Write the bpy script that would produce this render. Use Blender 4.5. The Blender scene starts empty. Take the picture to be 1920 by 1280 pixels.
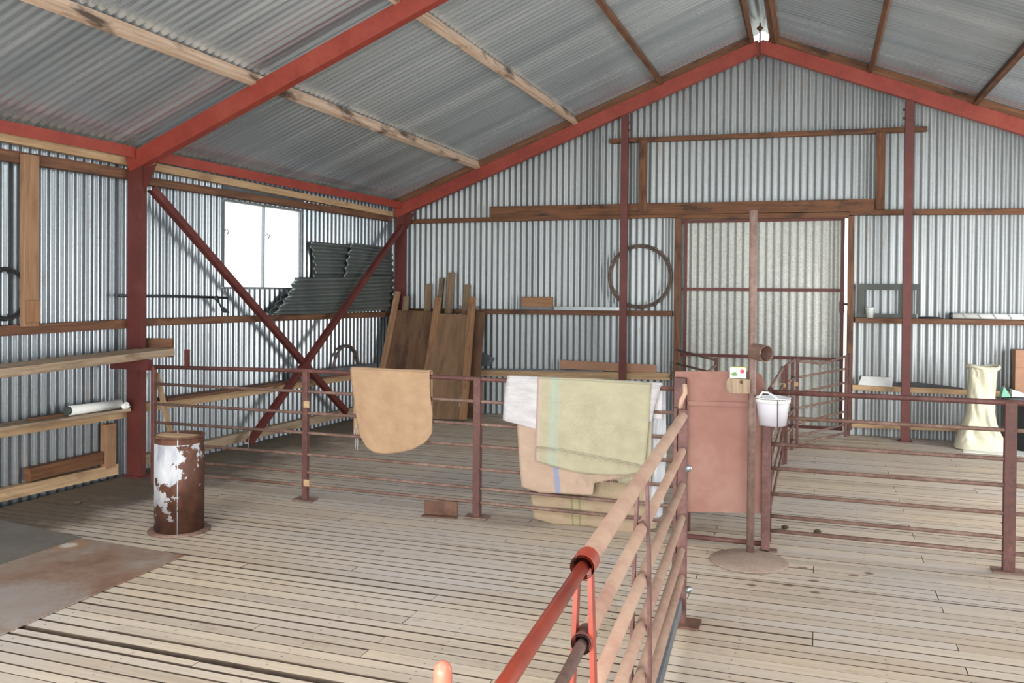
import bpy, bmesh, math, random
from mathutils import Vector, Matrix, noise
random.seed(7)
SC = bpy.context.scene
COL = SC.collection
PI = math.pi

# ------------------------------------------------------------------ camera
F, YAW, PITCH, ROLL, CY = 1621.54, math.radians(-19.424), math.radians(-.6626), math.radians(.48665), 563.07
CAM = Vector((0, 0, 1.6))
_c, _s, _cp, _sp = math.cos(YAW), math.sin(YAW), math.cos(PITCH), math.sin(PITCH)
W_ = Vector((_s*_cp, _c*_cp, _sp)); R0 = Vector((_c, -_s, 0)); U0 = R0.cross(W_)
R_ = math.cos(ROLL)*R0 + math.sin(ROLL)*U0
U_ = -math.sin(ROLL)*R0 + math.cos(ROLL)*U0

def ray(px, py): return (px-960)/F*R_ + (CY-py)/F*U_ + W_
def hit(px, py, p0, n):
    d = ray(px, py); n = Vector(n); p0 = Vector(p0)
    return CAM + d*((p0-CAM).dot(n)/d.dot(n))
def atY(px, py, Y): return hit(px, py, (0, Y, 0), (0, 1, 0))
def atZ(px, py, z=0): return hit(px, py, (0, 0, z), (0, 0, 1))

camd = bpy.data.cameras.new('camera'); cam = bpy.data.objects.new('camera', camd); COL.objects.link(cam)
cam.matrix_world = Matrix(((R_.x, U_.x, -W_.x, CAM.x), (R_.y, U_.y, -W_.y, CAM.y), (R_.z, U_.z, -W_.z, CAM.z), (0, 0, 0, 1)))
camd.sensor_width = 36; camd.lens = 36*F/1920; camd.shift_y = (CY-640)/1920; camd.clip_start = .05; camd.clip_end = 300
SC.camera = cam

# ------------------------------------------------------------------ materials
def new_mat(name):
    m = bpy.data.materials.new(name); m.use_nodes = True
    nt = m.node_tree; b = nt.nodes['Principled BSDF']
    return m, nt, b
class NT:
    def __init__(s, nt): s.nt = nt
    def n(s, t, **k):
        x = s.nt.nodes.new(t)
        for a, v in k.items(): setattr(x, a, v)
        return x
    def l(s, a, b): s.nt.links.new(a, b)
    def math(s, op, a, b=None, clamp=False):
        x = s.n('ShaderNodeMath', operation=op, use_clamp=clamp)
        for i, v in enumerate((a, b)):
            if v is None: continue
            if isinstance(v, (int, float)): x.inputs[i].default_value = v
            else: s.l(v, x.inputs[i])
        return x.outputs[0]
    def ramp(s, fac, stops):
        x = s.n('ShaderNodeValToRGB'); e = x.color_ramp.elements
        while len(e) < len(stops): e.new(.5)
        for k, (p, c) in zip(e, stops):
            k.position = p; k.color = (*c, 1) if len(c) == 3 else c
        s.l(fac, x.inputs[0]); return x.outputs[0]
    def mix(s, fac, a, b, mode='MIX'):
        x = s.n('ShaderNodeMix', data_type='RGBA', blend_type=mode)
        for i, v in ((0, fac), (6, a), (7, b)):
            if isinstance(v, (int, float)): x.inputs[i].default_value = v
            elif isinstance(v, tuple): x.inputs[i].default_value = (*v, 1)
            else: s.l(v, x.inputs[i])
        return x.outputs[2]
    def coords(s, kind='Object', scale=(1, 1, 1), rand=True):
        tc = s.n('ShaderNodeTexCoord'); mp = s.n('ShaderNodeMapping')
        s.l(tc.outputs[kind], mp.inputs[0]); mp.inputs['Scale'].default_value = scale
        if not rand: return mp.outputs[0]
        oi = s.n('ShaderNodeObjectInfo'); ad = s.n('ShaderNodeVectorMath', operation='ADD')
        cb = s.n('ShaderNodeCombineXYZ'); r = s.math('MULTIPLY', oi.outputs['Random'], 37.)
        for i in range(3): s.l(r, cb.inputs[i])
        s.l(mp.outputs[0], ad.inputs[0]); s.l(cb.outputs[0], ad.inputs[1])
        return ad.outputs[0]
    def noise(s, vec, scale, detail=4, rough=.55):
        x = s.n('ShaderNodeTexNoise'); s.l(vec, x.inputs['Vector'])
        x.inputs['Scale'].default_value = scale; x.inputs['Detail'].default_value = detail
        x.inputs['Roughness'].default_value = rough
        return x.outputs['Fac']
    def bump(s, h, strength, dist, b):
        x = s.n('ShaderNodeBump'); x.inputs['Strength'].default_value = strength; x.inputs['Distance'].default_value = dist
        s.l(h, x.inputs['Height']); s.l(x.outputs[0], b.inputs['Normal'])

def sr(r, g, b):
    f = lambda v: (v/255/12.92 if v/255 <= .04045 else ((v/255+.055)/1.055)**2.4)
    return (f(r), f(g), f(b))

def galv(name, c0, c1, rough=.36, metallic=.8, streak=(1, 1, .12), rust=0., spangle=.10, bump=.03, det=5):
    m, nt, b = new_mat(name); t = NT(nt)
    v = t.coords('Object', rand=False)
    vs = t.n('ShaderNodeTexVoronoi'); t.l(v, vs.inputs['Vector']); vs.inputs['Scale'].default_value = 55
    sp = t.math('MULTIPLY', vs.outputs['Color'], 1.0)
    big = t.noise(t.coords('Object', streak, False), 2.2, det, .6)
    col = t.ramp(big, [(.28, c0), (.72, c1)])
    d = tuple(x*(1-spangle*3) for x in (1, 1, 1)); u = tuple(min(1, x*(1+spangle)) for x in (1, 1, 1))
    col = t.mix(1., col, t.ramp(sp, [(0, d), (1, u)]), 'MULTIPLY')
    if rust:
        rn = t.noise(t.coords('Object', (5, 5, 1.2), False), 1.6, 6, .65)
        rm = t.ramp(rn, [(.63-rust*.1, (0, 0, 0)), (.74, (1, 1, 1))])
        col = t.mix(t.math('MULTIPLY', rm, .5), col, sr(150, 110, 80))
        t.l(t.math('SUBTRACT', metallic, t.math('MULTIPLY', rm, metallic*.6)), b.inputs['Metallic'])
    else: b.inputs['Metallic'].default_value = metallic
    t.l(col, b.inputs['Base Color'])
    rr = t.math('ADD', t.math('MULTIPLY', sp, spangle*.6), t.math('ADD', rough-.1, t.math('MULTIPLY', big, .12)))
    t.l(rr, b.inputs['Roughness'])
    if bump: t.bump(t.noise(v, 9, 2), bump, .01, b)
    return m

def wood(name, cols, stain=None, stain_amt=.6, stain_pos=.55, grain=22, rough=.75, bump=.25):
    m, nt, b = new_mat(name); t = NT(nt)
    v = t.coords('UV', (1.4, grain, 1)); v2 = t.coords('UV', (2.2, 5, 1))
    g = t.noise(v, 1.6, 5, .65)
    n = len(cols); col = t.ramp(g, [(.25+.5*i/max(1, n-1), c) for i, c in enumerate(cols)])
    if stain:
        s_ = t.noise(v2, 1.1, 4, .6)
        col = t.mix(t.math('MULTIPLY', t.ramp(s_, [(stain_pos, (0, 0, 0)), (stain_pos+.12, (1, 1, 1))]), stain_amt), col, stain)
    t.l(col, b.inputs['Base Color']); b.inputs['Roughness'].default_value = rough
    t.bump(g, bump, .004, b)
    return m

def mottled(name, stops, scale=6, detail=6, rough=.6, metallic=0., bump=.15, stretch=(1, 1, 1), fine=0, spec=None, kind='Object'):
    m, nt, b = new_mat(name); t = NT(nt)
    v = t.coords(kind, stretch)
    g = t.noise(v, scale, detail, .62)
    if fine: g = t.math('ADD', t.math('MULTIPLY', g, .7), t.math('MULTIPLY', t.noise(v, scale*fine, 3), .3))
    t.l(t.ramp(g, stops), b.inputs['Base Color'])
    b.inputs['Roughness'].default_value = rough; b.inputs['Metallic'].default_value = metallic
    if spec is not None: b.inputs['Specular IOR Level'].default_value = spec
    if bump: t.bump(g, bump, .003, b)
    return m

def flat(name, c, rough=.6, metallic=0., **k):
    return mottled(name, [(.3, tuple(x*.88 for x in c)), (.7, tuple(min(1, x*1.08) for x in c))], 9, 4, rough, metallic, .05)

M = {}
M['wall_left'] = galv('galvanised wall iron', sr(136, 144, 151), sr(176, 183, 188), .33, .82, rust=.02, spangle=.035, bump=.02)
M['wall_back'] = galv('galvanised gable iron', sr(138, 144, 147), sr(172, 178, 180), .46, .55, rust=.12, spangle=.04)
M['roof'] = galv('galvanised roof iron', sr(182, 196, 204), sr(222, 232, 238), .30, .78, (.12, 1.6, .12), spangle=.008, bump=0, det=2)
M['door_iron'] = galv('weathered door iron', sr(158, 162, 158), sr(190, 192, 186), .5, .45, rust=.25)
M['offcut_iron'] = galv('dark old iron', sr(104, 114, 114), sr(136, 146, 144), .36, .7, spangle=.03)
M['zinc'] = galv('plain zinc', sr(150, 158, 164), sr(190, 196, 200), .35, .8)
M['grey_steel'] = mottled('grey steel', [(.3, sr(92, 98, 104)), (.7, sr(128, 134, 140))], 5, 4, .5, .5)
M['red_steel'] = mottled('red oxide steel', [(.25, sr(108, 40, 30)), (.5, sr(136, 53, 41)), (.75, sr(152, 72, 56))], 3, 7, .55, .0, .08, fine=9)
M['red_dark'] = mottled('dark red oxide steel', [(.25, sr(72, 30, 27)), (.55, sr(92, 40, 35)), (.8, sr(112, 62, 52))], 4, 7, .55, .0, .08, fine=9)
M['red_bright'] = mottled('bright red painted pipe', [(.3, sr(118, 38, 23)), (.7, sr(156, 58, 37))], 8, 5, .35)
M['pipe'] = mottled('dusty red pipe', [(.28, sr(80, 56, 50)), (.5, sr(112, 86, 76)), (.72, sr(144, 122, 109))], 4, 6, .65, 0, .1, fine=8)
M['pipe_dusty'] = mottled('very dusty pipe', [(.28, sr(146, 104, 90)), (.5, sr(168, 136, 117)), (.75, sr(186, 160, 138))], 3, 6, .8, 0, .1, fine=10)
M['post'] = mottled('worn red post', [(.28, sr(70, 42, 40)), (.5, sr(92, 56, 51)), (.75, sr(120, 86, 79))], 5, 6, .6, 0, .1, fine=8)
M['panel_red'] = mottled('faded red sheet', [(.25, sr(122, 77, 66)), (.5, sr(140, 98, 87)), (.75, sr(154, 119, 107))], 2.2, 7, .65, 0, .1, fine=6)
M['rust'] = mottled('rust', [(.25, sr(60, 42, 35)), (.5, sr(94, 66, 53)), (.75, sr(126, 92, 74))], 9, 8, .8, .1, .3)
M['rust_plate'] = mottled('rusty floor plate', [(.25, sr(112, 86, 74)), (.42, sr(148, 116, 96)), (.55, sr(158, 138, 124)), (.7, sr(176, 166, 160))], 1.3, 7, .36, .3, .05, fine=8)
def plate_spots():
    m = M['rust_plate']; nt = m.node_tree; t = NT(nt); b = nt.nodes['Principled BSDF']; src = b.inputs['Base Color'].links[0].from_socket
    q, q2 = atZ(128, 1024), atZ(30, 1130)
    col = spots(t, src, [(q2.x, q2.y, .40, .34)], sr(172, 166, 164), .55)  # pale grey patch paints a reflected sheen onto the plate
    col = spots(t, col, [(q.x, q.y, .13, .12)], sr(176, 132, 82), .6); col = spots(t, col, [(q.x, q.y, .06, .06)], sr(216, 208, 196), .9)
    t.l(col, b.inputs['Base Color'])
M['dark_plate'] = mottled('dark floor plate', [(.3, sr(92, 88, 84)), (.7, sr(126, 118, 110))], 2, 6, .5, .2, .05, fine=8)
M['girt'] = wood('brown girt timber', [sr(72, 47, 35), sr(102, 69, 49), sr(128, 92, 66)], sr(50, 34, 28), .65)
M['girt_warm'] = wood('warm brown timber', [sr(72, 45, 29), sr(102, 66, 42), sr(126, 88, 58)], sr(44, 29, 21), .75, .52)
M['purlin'] = wood('stained purlin timber', [sr(146, 118, 96), sr(184, 158, 136), sr(202, 180, 160)], sr(58, 40, 30), .9, .52)
M['pale'] = wood('pale timber', [sr(146, 118, 88), sr(176, 146, 112), sr(196, 170, 136)], sr(108, 82, 60), .5)
M['stud'] = wood('stud timber', [sr(118, 88, 64), sr(142, 108, 80), sr(160, 126, 96)], sr(110, 76, 52), .4)
M['shelf'] = wood('grey shelf timber', [sr(116, 98, 80), sr(150, 130, 108), sr(172, 154, 132)], sr(88, 66, 48), .6)
M['oldpost'] = wood('weathered post timber', [sr(92, 76, 60), sr(122, 102, 80), sr(146, 124, 100)], sr(62, 48, 38), .5)
M['ply'] = wood('brown plywood', [sr(78, 54, 38), sr(102, 74, 52), sr(118, 90, 66)], sr(58, 38, 27), .7, .5, 6)
M['ply_light'] = wood('tan plywood', [sr(104, 78, 56), sr(126, 98, 72), sr(140, 112, 86)], sr(86, 58, 40), .5, .55, 6)
M['batten'] = wood('orange batten timber', [sr(108, 76, 52), sr(140, 102, 72), sr(160, 124, 92)], sr(96, 62, 42), .5)
M['hessian'] = None
M['black'] = flat('black rubber', sr(34, 36, 40), .5)
M['dark'] = flat('dark painted frame', sr(64, 70, 66), .5)
M['white'] = flat('white plastic', sr(226, 228, 226), .4)
M['cardboard'] = flat('brown cardboard', sr(168, 128, 104), .8)
M['hoop'] = mottled('brown hoop steel', [(.3, sr(70, 58, 54)), (.7, sr(112, 96, 88))], 12, 5, .6, .2)
M['dirt'] = mottled('dark earth', [(.3, sr(60, 52, 44)), (.7, sr(84, 74, 62))], 3, 6, .95)
M['grass'] = mottled('dry paddock', [(.3, sr(170, 168, 150)), (.7, sr(206, 202, 186))], .6, 6, .95)

def cloth_mat(name, c0, c1, weave=260, stripes=(), kindrough=.85, trans=0., wv=.12, wrinkle=.35):
    m, nt, b = new_mat(name); t = NT(nt)
    tc = t.n('ShaderNodeTexCoord'); sp = t.n('ShaderNodeSeparateXYZ'); t.l(tc.outputs['UV'], sp.inputs[0])
    big = t.noise(tc.outputs['UV'], 5, 5, .6)
    col = t.ramp(big, [(.3, c0), (.7, c1)])
    for (a, w, c, amt) in stripes:
        d = t.math('ABSOLUTE', t.math('SUBTRACT', sp.outputs[0], a))
        k = t.math('MULTIPLY', t.math('LESS_THAN', d, w), amt)
        col = t.mix(k, col, c)
    t.l(col, b.inputs['Base Color']); b.inputs['Roughness'].default_value = kindrough
    w1 = t.math('SINE', t.math('MULTIPLY', sp.outputs[0], weave*2)); w2 = t.math('SINE', t.math('MULTIPLY', sp.outputs[1], weave*2))
    wr = t.noise(tc.outputs['UV'], 4.5, 5, .55)
    t.bump(t.math('ADD', t.math('MULTIPLY', t.math('MULTIPLY', w1, w2), .03), wr), wrinkle, .03, b)
    if trans: b.inputs['Transmission Weight'].default_value = trans
    return m
M['hessian'] = cloth_mat('orange hessian', sr(160, 129, 101), sr(176, 146, 116))
M['hessian_pink'] = cloth_mat('pinkish woven sack', sr(164, 139, 122), sr(180, 157, 138), stripes=((.30, .022, sr(126, 138, 168), .85),))
M['hessian_tan'] = cloth_mat('tan woven sack', sr(146, 128, 106), sr(168, 149, 123), stripes=((.33, .008, sr(110, 126, 74), .8), (.39, .008, sr(110, 126, 74), .8)))
M['woven_yellow'] = cloth_mat('yellow green woven sack', sr(158, 152, 128), sr(174, 168, 142),
                              stripes=((.02, .02, sr(186, 158, 156), .5), (.165, .05, sr(156, 172, 158), .4), (.155, .012, sr(150, 174, 166), .5)))
M['woven_cream'] = cloth_mat('cream woven bag', sr(200, 196, 172), sr(214, 210, 188), wv=.06, kindrough=.6)
M['plastic_white'] = cloth_mat('white plastic sack', sr(184, 180, 182), sr(222, 219, 222), wv=.0, wrinkle=1., kindrough=.3)
def clear_plastic(name, alpha, tint):
    m, nt, b = new_mat(name); b.inputs['Base Color'].default_value = (*tint, 1)
    b.inputs['Roughness'].default_value = .25; b.inputs['Alpha'].default_value = alpha
    t = NT(nt); t.bump(t.noise(t.coords('Object'), 14, 4), .4, .01, b)
    return m
M['clear'] = clear_plastic('clear plastic film', .45, sr(214, 218, 226))
M['bucket'] = clear_plastic('translucent bucket plastic', .6, sr(226, 226, 236))
def glass_mat():
    m, nt, b = new_mat('window glass'); b.inputs['Roughness'].default_value = .02
    b.inputs['Transmission Weight'].default_value = 1; b.inputs['IOR'].default_value = 1.05
    return m
M['glass'] = glass_mat()
def jar_glass():
    m, nt, b = new_mat('jar glass'); b.inputs['Roughness'].default_value = .05
    b.inputs['Base Color'].default_value = (.8, .85, .82, 1); b.inputs['Alpha'].default_value = .5
    return m
M['jar'] = jar_glass()

def spots(t, col, pts, c, amt):
    """stains, and one painted sheen, with a shape of their own at given places"""
    gp = t.n('ShaderNodeNewGeometry'); sp = t.n('ShaderNodeSeparateXYZ'); t.l(gp.outputs['Position'], sp.inputs[0])
    nz = t.math('MULTIPLY', t.math('SUBTRACT', t.noise(gp.outputs['Position'], 22, 5, .65), .5), 1.7)
    for (x, y, rx, ry) in pts:
        d = t.math('ADD', t.math('POWER', t.math('DIVIDE', t.math('SUBTRACT', sp.outputs[0], x), rx), 2.), t.math('POWER', t.math('DIVIDE', t.math('SUBTRACT', sp.outputs[1], y), ry), 2.))
        k = t.ramp(t.math('ADD', d, nz), [(.35, (1, 1, 1)), (1., (0, 0, 0))])
        col = t.mix(t.math('MULTIPLY', k, amt), col, c)
    return col
def floor_mat():
    m, nt, b = new_mat('worn slatted boards'); t = NT(nt)
    at = t.n('ShaderNodeAttribute', attribute_name='board')
    v = t.coords('UV', (.8, 34, 1), False); ob = t.coords('Object', rand=False)
    g = t.noise(v, 2.0, 6, .7)
    grain = t.ramp(g, [(.22, sr(130, 115, 102)), (.36, sr(180, 167, 153)), (.5, sr(196, 183, 169)), (.68, sr(206, 195, 181)), (.85, sr(218, 208, 195))])
    tint = t.ramp(at.outputs['Fac'], [(0, sr(226, 218, 208)), (.35, sr(240, 233, 224)), (.6, sr(255, 248, 236)), (1, sr(243, 242, 243))])
    col = t.mix(1., grain, tint, 'MULTIPLY')
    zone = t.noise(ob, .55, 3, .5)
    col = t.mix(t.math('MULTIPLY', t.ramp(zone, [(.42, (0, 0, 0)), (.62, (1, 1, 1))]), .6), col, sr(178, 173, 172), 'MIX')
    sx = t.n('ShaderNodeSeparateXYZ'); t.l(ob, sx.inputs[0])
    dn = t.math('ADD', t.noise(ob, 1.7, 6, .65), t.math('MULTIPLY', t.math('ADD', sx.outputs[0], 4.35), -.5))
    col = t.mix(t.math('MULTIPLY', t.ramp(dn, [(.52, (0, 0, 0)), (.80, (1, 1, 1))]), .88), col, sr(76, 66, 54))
    st = t.noise(t.coords('Object', (1, 1.6, 1), False), 3.2, 6, .7)
    col = t.mix(t.math('MULTIPLY', t.ramp(st, [(.60, (0, 0, 0)), (.74, (1, 1, 1))]), .55), col, sr(124, 104, 86))
    # nail heads along the joists
    sp = t.n('ShaderNodeSeparateXYZ'); t.l(ob, sp.inputs[0]); uv = t.n('ShaderNodeTexCoord'); su = t.n('ShaderNodeSeparateXYZ'); t.l(uv.outputs['UV'], su.inputs[0])
    nf = t.math('SUBTRACT', t.math('FRACT', t.math('ADD', t.math('MULTIPLY', sp.outputs[0], 1/.62), t.math('MULTIPLY', at.outputs['Fac'], .05))), .5)
    nv = t.math('SUBTRACT', t.math('FRACT', su.outputs[1]), .5)
    dd = t.math('ADD', t.math('POWER', t.math('MULTIPLY', nf, .62), 2.), t.math('POWER', t.math('MULTIPLY', nv, 1.0), 2.))
    col = t.mix(t.math('MULTIPLY', t.math('LESS_THAN', dd, .0055**2), .6), col, sr(70, 56, 48))
    pts = []
    for (px, py) in ((1409, 1096), (1477, 1096), (1526, 1088), (1600, 1078), (1505, 1064), (1629, 1074), (1530, 1110)):
        q = atZ(px, py); pts.append((q.x, q.y, .034, .026))
    col = spots(t, col, pts, sr(104, 66, 54), .8)
    q = atZ(950, 975); col = spots(t, col, [(q.x, q.y, .42, .16)], sr(126, 104, 92), .5)
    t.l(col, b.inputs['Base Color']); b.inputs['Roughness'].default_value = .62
    t.bump(g, .25, .003, b)
    return m
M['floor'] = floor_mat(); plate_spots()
M['slat_edge'] = mottled('slat edges with dirt and shade', [(.3, sr(70, 58, 48)), (.7, sr(104, 88, 74))], 8, 5, .9)  # board sides coloured dark so the gaps look shaded, with dirt
M['pole'] = mottled('dusty brown pole', [(.28, sr(92, 72, 68)), (.5, sr(122, 98, 90)), (.75, sr(150, 126, 116))], 5, 6, .6, 0, .1, fine=8)
M['base'] = mottled('dusty base plate', [(.28, sr(124, 104, 92)), (.5, sr(146, 126, 113)), (.75, sr(162, 146, 134))], 7, 6, .8, 0, .1, fine=8)
M['tray'] = flat('pale sheet metal', sr(186, 190, 194), .45, .3)

def drum_mat():
    m, nt, b = new_mat('rusty drum with flaking white paint'); t = NT(nt)
    v = t.coords('Object', rand=False); sp = t.n('ShaderNodeSeparateXYZ'); t.l(v, sp.inputs[0])
    # side coordinate round the drum as seen from the middle of the shed
    rx = t.math('ADD', t.math('MULTIPLY', sp.outputs[0], .762), t.math('MULTIPLY', sp.outputs[1], .648))
    rust = t.ramp(t.noise(v, 11, 8, .65), [(.25, sr(52, 34, 27)), (.5, sr(86, 54, 41)), (.75, sr(120, 78, 59))])
    n = t.noise(v, 8.5, 7, .62)
    bz = t.math('MULTIPLY', t.math('SUBTRACT', sp.outputs[2], .40), .55)
    bx = t.math('MULTIPLY', rx, -.85)
    val = t.math('ADD', t.math('ADD', n, bz), bx)
    top = t.math('LESS_THAN', sp.outputs[2], .585)
    seam = t.math('LESS_THAN', t.math('ABSOLUTE', t.math('ADD', rx, .012)), .0035)
    pm = t.math('MULTIPLY', t.ramp(val, [(.505, (0, 0, 0)), (.52, (1, 1, 1))]), top)
    pm = t.math('MAXIMUM', pm, t.math('MULTIPLY', seam, t.math('GREATER_THAN', n, .42)))
    paint = t.ramp(t.noise(t.coords('Object', (1, 1, .3), False), 14, 5, .6), [(.3, sr(130, 134, 146)), (.5, sr(176, 178, 184)), (.7, sr(196, 198, 202))])
    t.l(t.mix(pm, rust, paint), b.inputs['Base Color']); b.inputs['Roughness'].default_value = .6
    t.bump(t.math('ADD', n, pm), .3, .003, b)
    return m
M['drum'] = drum_mat()

# ------------------------------------------------------------------ mesh helpers
WORLD = {}
class MB:
    def __init__(s):
        s.bm = bmesh.new(); s.uv = s.bm.loops.layers.uv.new('UVMap')
        s.bl = None; s.k = 0
    def face(s, vs, uvs=None, smooth=False):
        try: f = s.bm.faces.new(vs)
        except ValueError: return None
        f.smooth = smooth
        if uvs:
            for l, u in zip(f.loops, uvs): l[s.uv].uv = u
        return f
    def bar(s, p0, p1, w, h, up=(0, 0, 1), off=None):
        """rectangular bar p0->p1, w across, h along up"""
        p0, p1 = Vector(p0), Vector(p1); d = (p1-p0); L = d.length; d.normalize()
        up = Vector(up); a = d.cross(up).normalized(); u = a.cross(d).normalized()
        o = random.random()*20 if off is None else off
        c = [(-w/2, -h/2), (w/2, -h/2), (w/2, h/2), (-w/2, h/2)]
        A = [s.bm.verts.new(p0+a*x+u*y) for x, y in c]; B = [s.bm.verts.new(p1+a*x+u*y) for x, y in c]
        vv = 0
        for i in range(4):
            j = (i+1) % 4; wd = w if i % 2 == 0 else h
            s.face([A[i], A[j], B[j], B[i]], [(o, o+vv), (o, o+vv+wd), (o+L, o+vv+wd), (o+L, o+vv)]); vv += wd
        s.face(A[::-1], [(o+x*.2, o+y) for x, y in c[::-1]]); s.face(B, [(o+x*.2, o+y) for x, y in c])
        return s
    def box(s, lo, hi):
        lo, hi = Vector(lo), Vector(hi); e = hi-lo; ax = max(range(3), key=lambda i: e[i])
        c = (lo+hi)/2; p0, p1 = c.copy(), c.copy(); p0[ax] = lo[ax]; p1[ax] = hi[ax]
        if ax == 2: return s.bar(p0, p1, e[1], e[0], (1, 0, 0))   # up x
        if ax == 0: return s.bar(p0, p1, e[1], e[2])
        return s.bar(p0, p1, e[0], e[2])
    def tube(s, pts, r, seg=12, caps=True, closed=False):
        pts = [Vector(p) for p in pts]; n = len(pts); rings = []; L = 0; us = []
        rs = r if isinstance(r, (list, tuple)) else [r]*n
        prev = None
        for i, p in enumerate(pts):
            if closed: d = (pts[(i+1) % n]-pts[i-1]).normalized()
            else: d = (pts[min(i+1, n-1)]-pts[max(i-1, 0)]).normalized()
            if prev is None:
                a = d.orthogonal().normalized()
            else:
                a = (prev-d*prev.dot(d)).normalized()
            prev = a; b = d.cross(a)
            rings.append([s.bm.verts.new(p+(a*math.cos(2*PI*k/seg)+b*math.sin(2*PI*k/seg))*rs[i]) for k in range(seg)])
            if i: L += (pts[i]-pts[i-1]).length
            us.append(L)
        rng = range(n if closed else n-1)
        for i in rng:
            j = (i+1) % n
            for k in range(seg):
                q = (k+1) % seg
                s.face([rings[i][k], rings[i][q], rings[j][q], rings[j][k]], [(us[i], k*.02), (us[i], k*.02+.02), (us[j], k*.02+.02), (us[j], k*.02)], True)
        if caps and not closed:
            s.face(rings[0][::-1]); s.face(rings[-1])
        return s
    def lathe(s, prof, c, seg=40, sx=1., sy=1., closed_prof=False, axis='Z'):
        c = Vector(c); rings = []
        for r, z in prof:
            ring = []
            for k in range(seg):
                a = 2*PI*k/seg; v = Vector((r*math.cos(a)*sx, r*math.sin(a)*sy, z))
                if axis == 'Y': v = Vector((v.x, v.z, v.y))
                if axis == 'X': v = Vector((v.z, v.x, v.y))
                ring.append(s.bm.verts.new(c+v))
            rings.append(ring)
        m = len(rings)
        for i in range(m if closed_prof else m-1):
            A, B = rings[i], rings[(i+1) % m]
            for k in range(seg):
                q = (k+1) % seg
                s.face([A[k], A[q], B[q], B[k]], [(k/seg, i/m), ((k+1)/seg, i/m), ((k+1)/seg, (i+1)/m), (k/seg, (i+1)/m)], True)
        if not closed_prof:
            if prof[0][0] > 1e-6: s.face(rings[0][::-1])
            if prof[-1][0] > 1e-6: s.face(rings[-1])
        return s
    def grid(s, fn, nu, nv, uvfn=None, smooth=True):
        V = [[s.bm.verts.new(fn(i/nu, j/nv)) for j in range(nv+1)] for i in range(nu+1)]
        uvfn = uvfn or (lambda a, b: (a, b))
        for i in range(nu):
            for j in range(nv):
                s.face([V[i][j], V[i+1][j], V[i+1][j+1], V[i][j+1]],
                       [uvfn(i/nu, j/nv), uvfn((i+1)/nu, j/nv), uvfn((i+1)/nu, (j+1)/nv), uvfn(i/nu, (j+1)/nv)], smooth)
        return s
    def prism(s, poly, d):
        """planar polygon (3-D points) given thickness d (vector)"""
        poly = [Vector(p) for p in poly]; d = Vector(d); o = random.random()*9
        ex = (poly[1]-poly[0]).normalized(); nn = d.normalized(); ey = nn.cross(ex)
        # length direction = vertical-ish for wood grain
        f = lambda p: (o+(p-poly[0]).z if abs(nn.z) < .7 else o+(p-poly[0]).y, o+(p-poly[0]).dot(ex))
        A = [s.bm.verts.new(p) for p in poly]; B = [s.bm.verts.new(p+d) for p in poly]
        s.face(A[::-1], [f(p) for p in poly[::-1]]); s.face(B, [f(p) for p in poly])
        n = len(poly)
        for i in range(n):
            j = (i+1) % n
            s.face([A[i], A[j], B[j], B[i]], [f(poly[i]), f(poly[j]), (f(poly[j])[0]+.03, f(poly[j])[1]+.02), (f(poly[i])[0]+.03, f(poly[i])[1]+.02)])
        return s
    def build(s, name, mat, parent=None, bevel=0, solid=0, origin=None, fixn=True):
        bm = s.bm
        if fixn: bmesh.ops.recalc_face_normals(bm, faces=bm.faces)
        if origin is None:
            xs = [v.co for v in bm.verts]
            lo = Vector((min(v.x for v in xs), min(v.y for v in xs), min(v.z for v in xs)))
            hi = Vector((max(v.x for v in xs), max(v.y for v in xs), max(v.z for v in xs)))
            origin = Vector(((lo.x+hi.x)/2, (lo.y+hi.y)/2, lo.z))
        origin = Vector(origin)
        for v in bm.verts: v.co -= origin
        me = bpy.data.meshes.new(name); bm.to_mesh(me); bm.free()
        o = bpy.data.objects.new(name, me); COL.objects.link(o)
        for mm in (mat if isinstance(mat, (list, tuple)) else [mat]): me.materials.append(mm)
        WORLD[o.name] = origin
        if parent: o.parent = parent; o.location = origin-WORLD[parent.name]
        else: o.location = origin
        if solid:
            md = o.modifiers.new('solid', 'SOLIDIFY'); md.thickness = solid; md.offset = 0
        if bevel:
            md = o.modifiers.new('bevel', 'BEVEL'); md.width = bevel; md.segments = 2; md.limit_method = 'ANGLE'
        return o

def tag(o, label, cat, group=None):
    o['label'] = label; o['category'] = cat
    if group: o['group'] = group
    return o
def thing(name, label, cat, loc, group=None):
    o = bpy.data.objects.new(name, None); COL.objects.link(o); o.location = loc; o.empty_display_size = .1
    WORLD[o.name] = Vector(loc); return tag(o, label, cat, group)
def struct(o): o['kind'] = 'structure'; return o
def lerp(a, b, t): return a+(b-a)*t
def poly_at(pts, t):
    """point at fraction t along a 2-D/3-D polyline"""
    pts = [Vector(p) for p in pts]; L = [(pts[i+1]-pts[i]).length for i in range(len(pts)-1)]; T = sum(L)*min(max(t, 0), 1)
    for i, l in enumerate(L):
        if T <= l or i == len(L)-1: return pts[i].lerp(pts[i+1], T/l if l else 0)
        T -= l
def coons(top, bot, left, right):
    """transfinite patch; u left->right, v top->bottom"""
    def f(u, v):
        T, B, L, R = poly_at(top, u), poly_at(bot, u), poly_at(left, v), poly_at(right, v)
        c00, c10, c01, c11 = poly_at(top, 0), poly_at(top, 1), poly_at(bot, 0), poly_at(bot, 1)
        return (1-v)*T+v*B+(1-u)*L+u*R-((1-u)*(1-v)*c00+u*(1-v)*c10+(1-u)*v*c01+u*v*c11)
    return f

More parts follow.
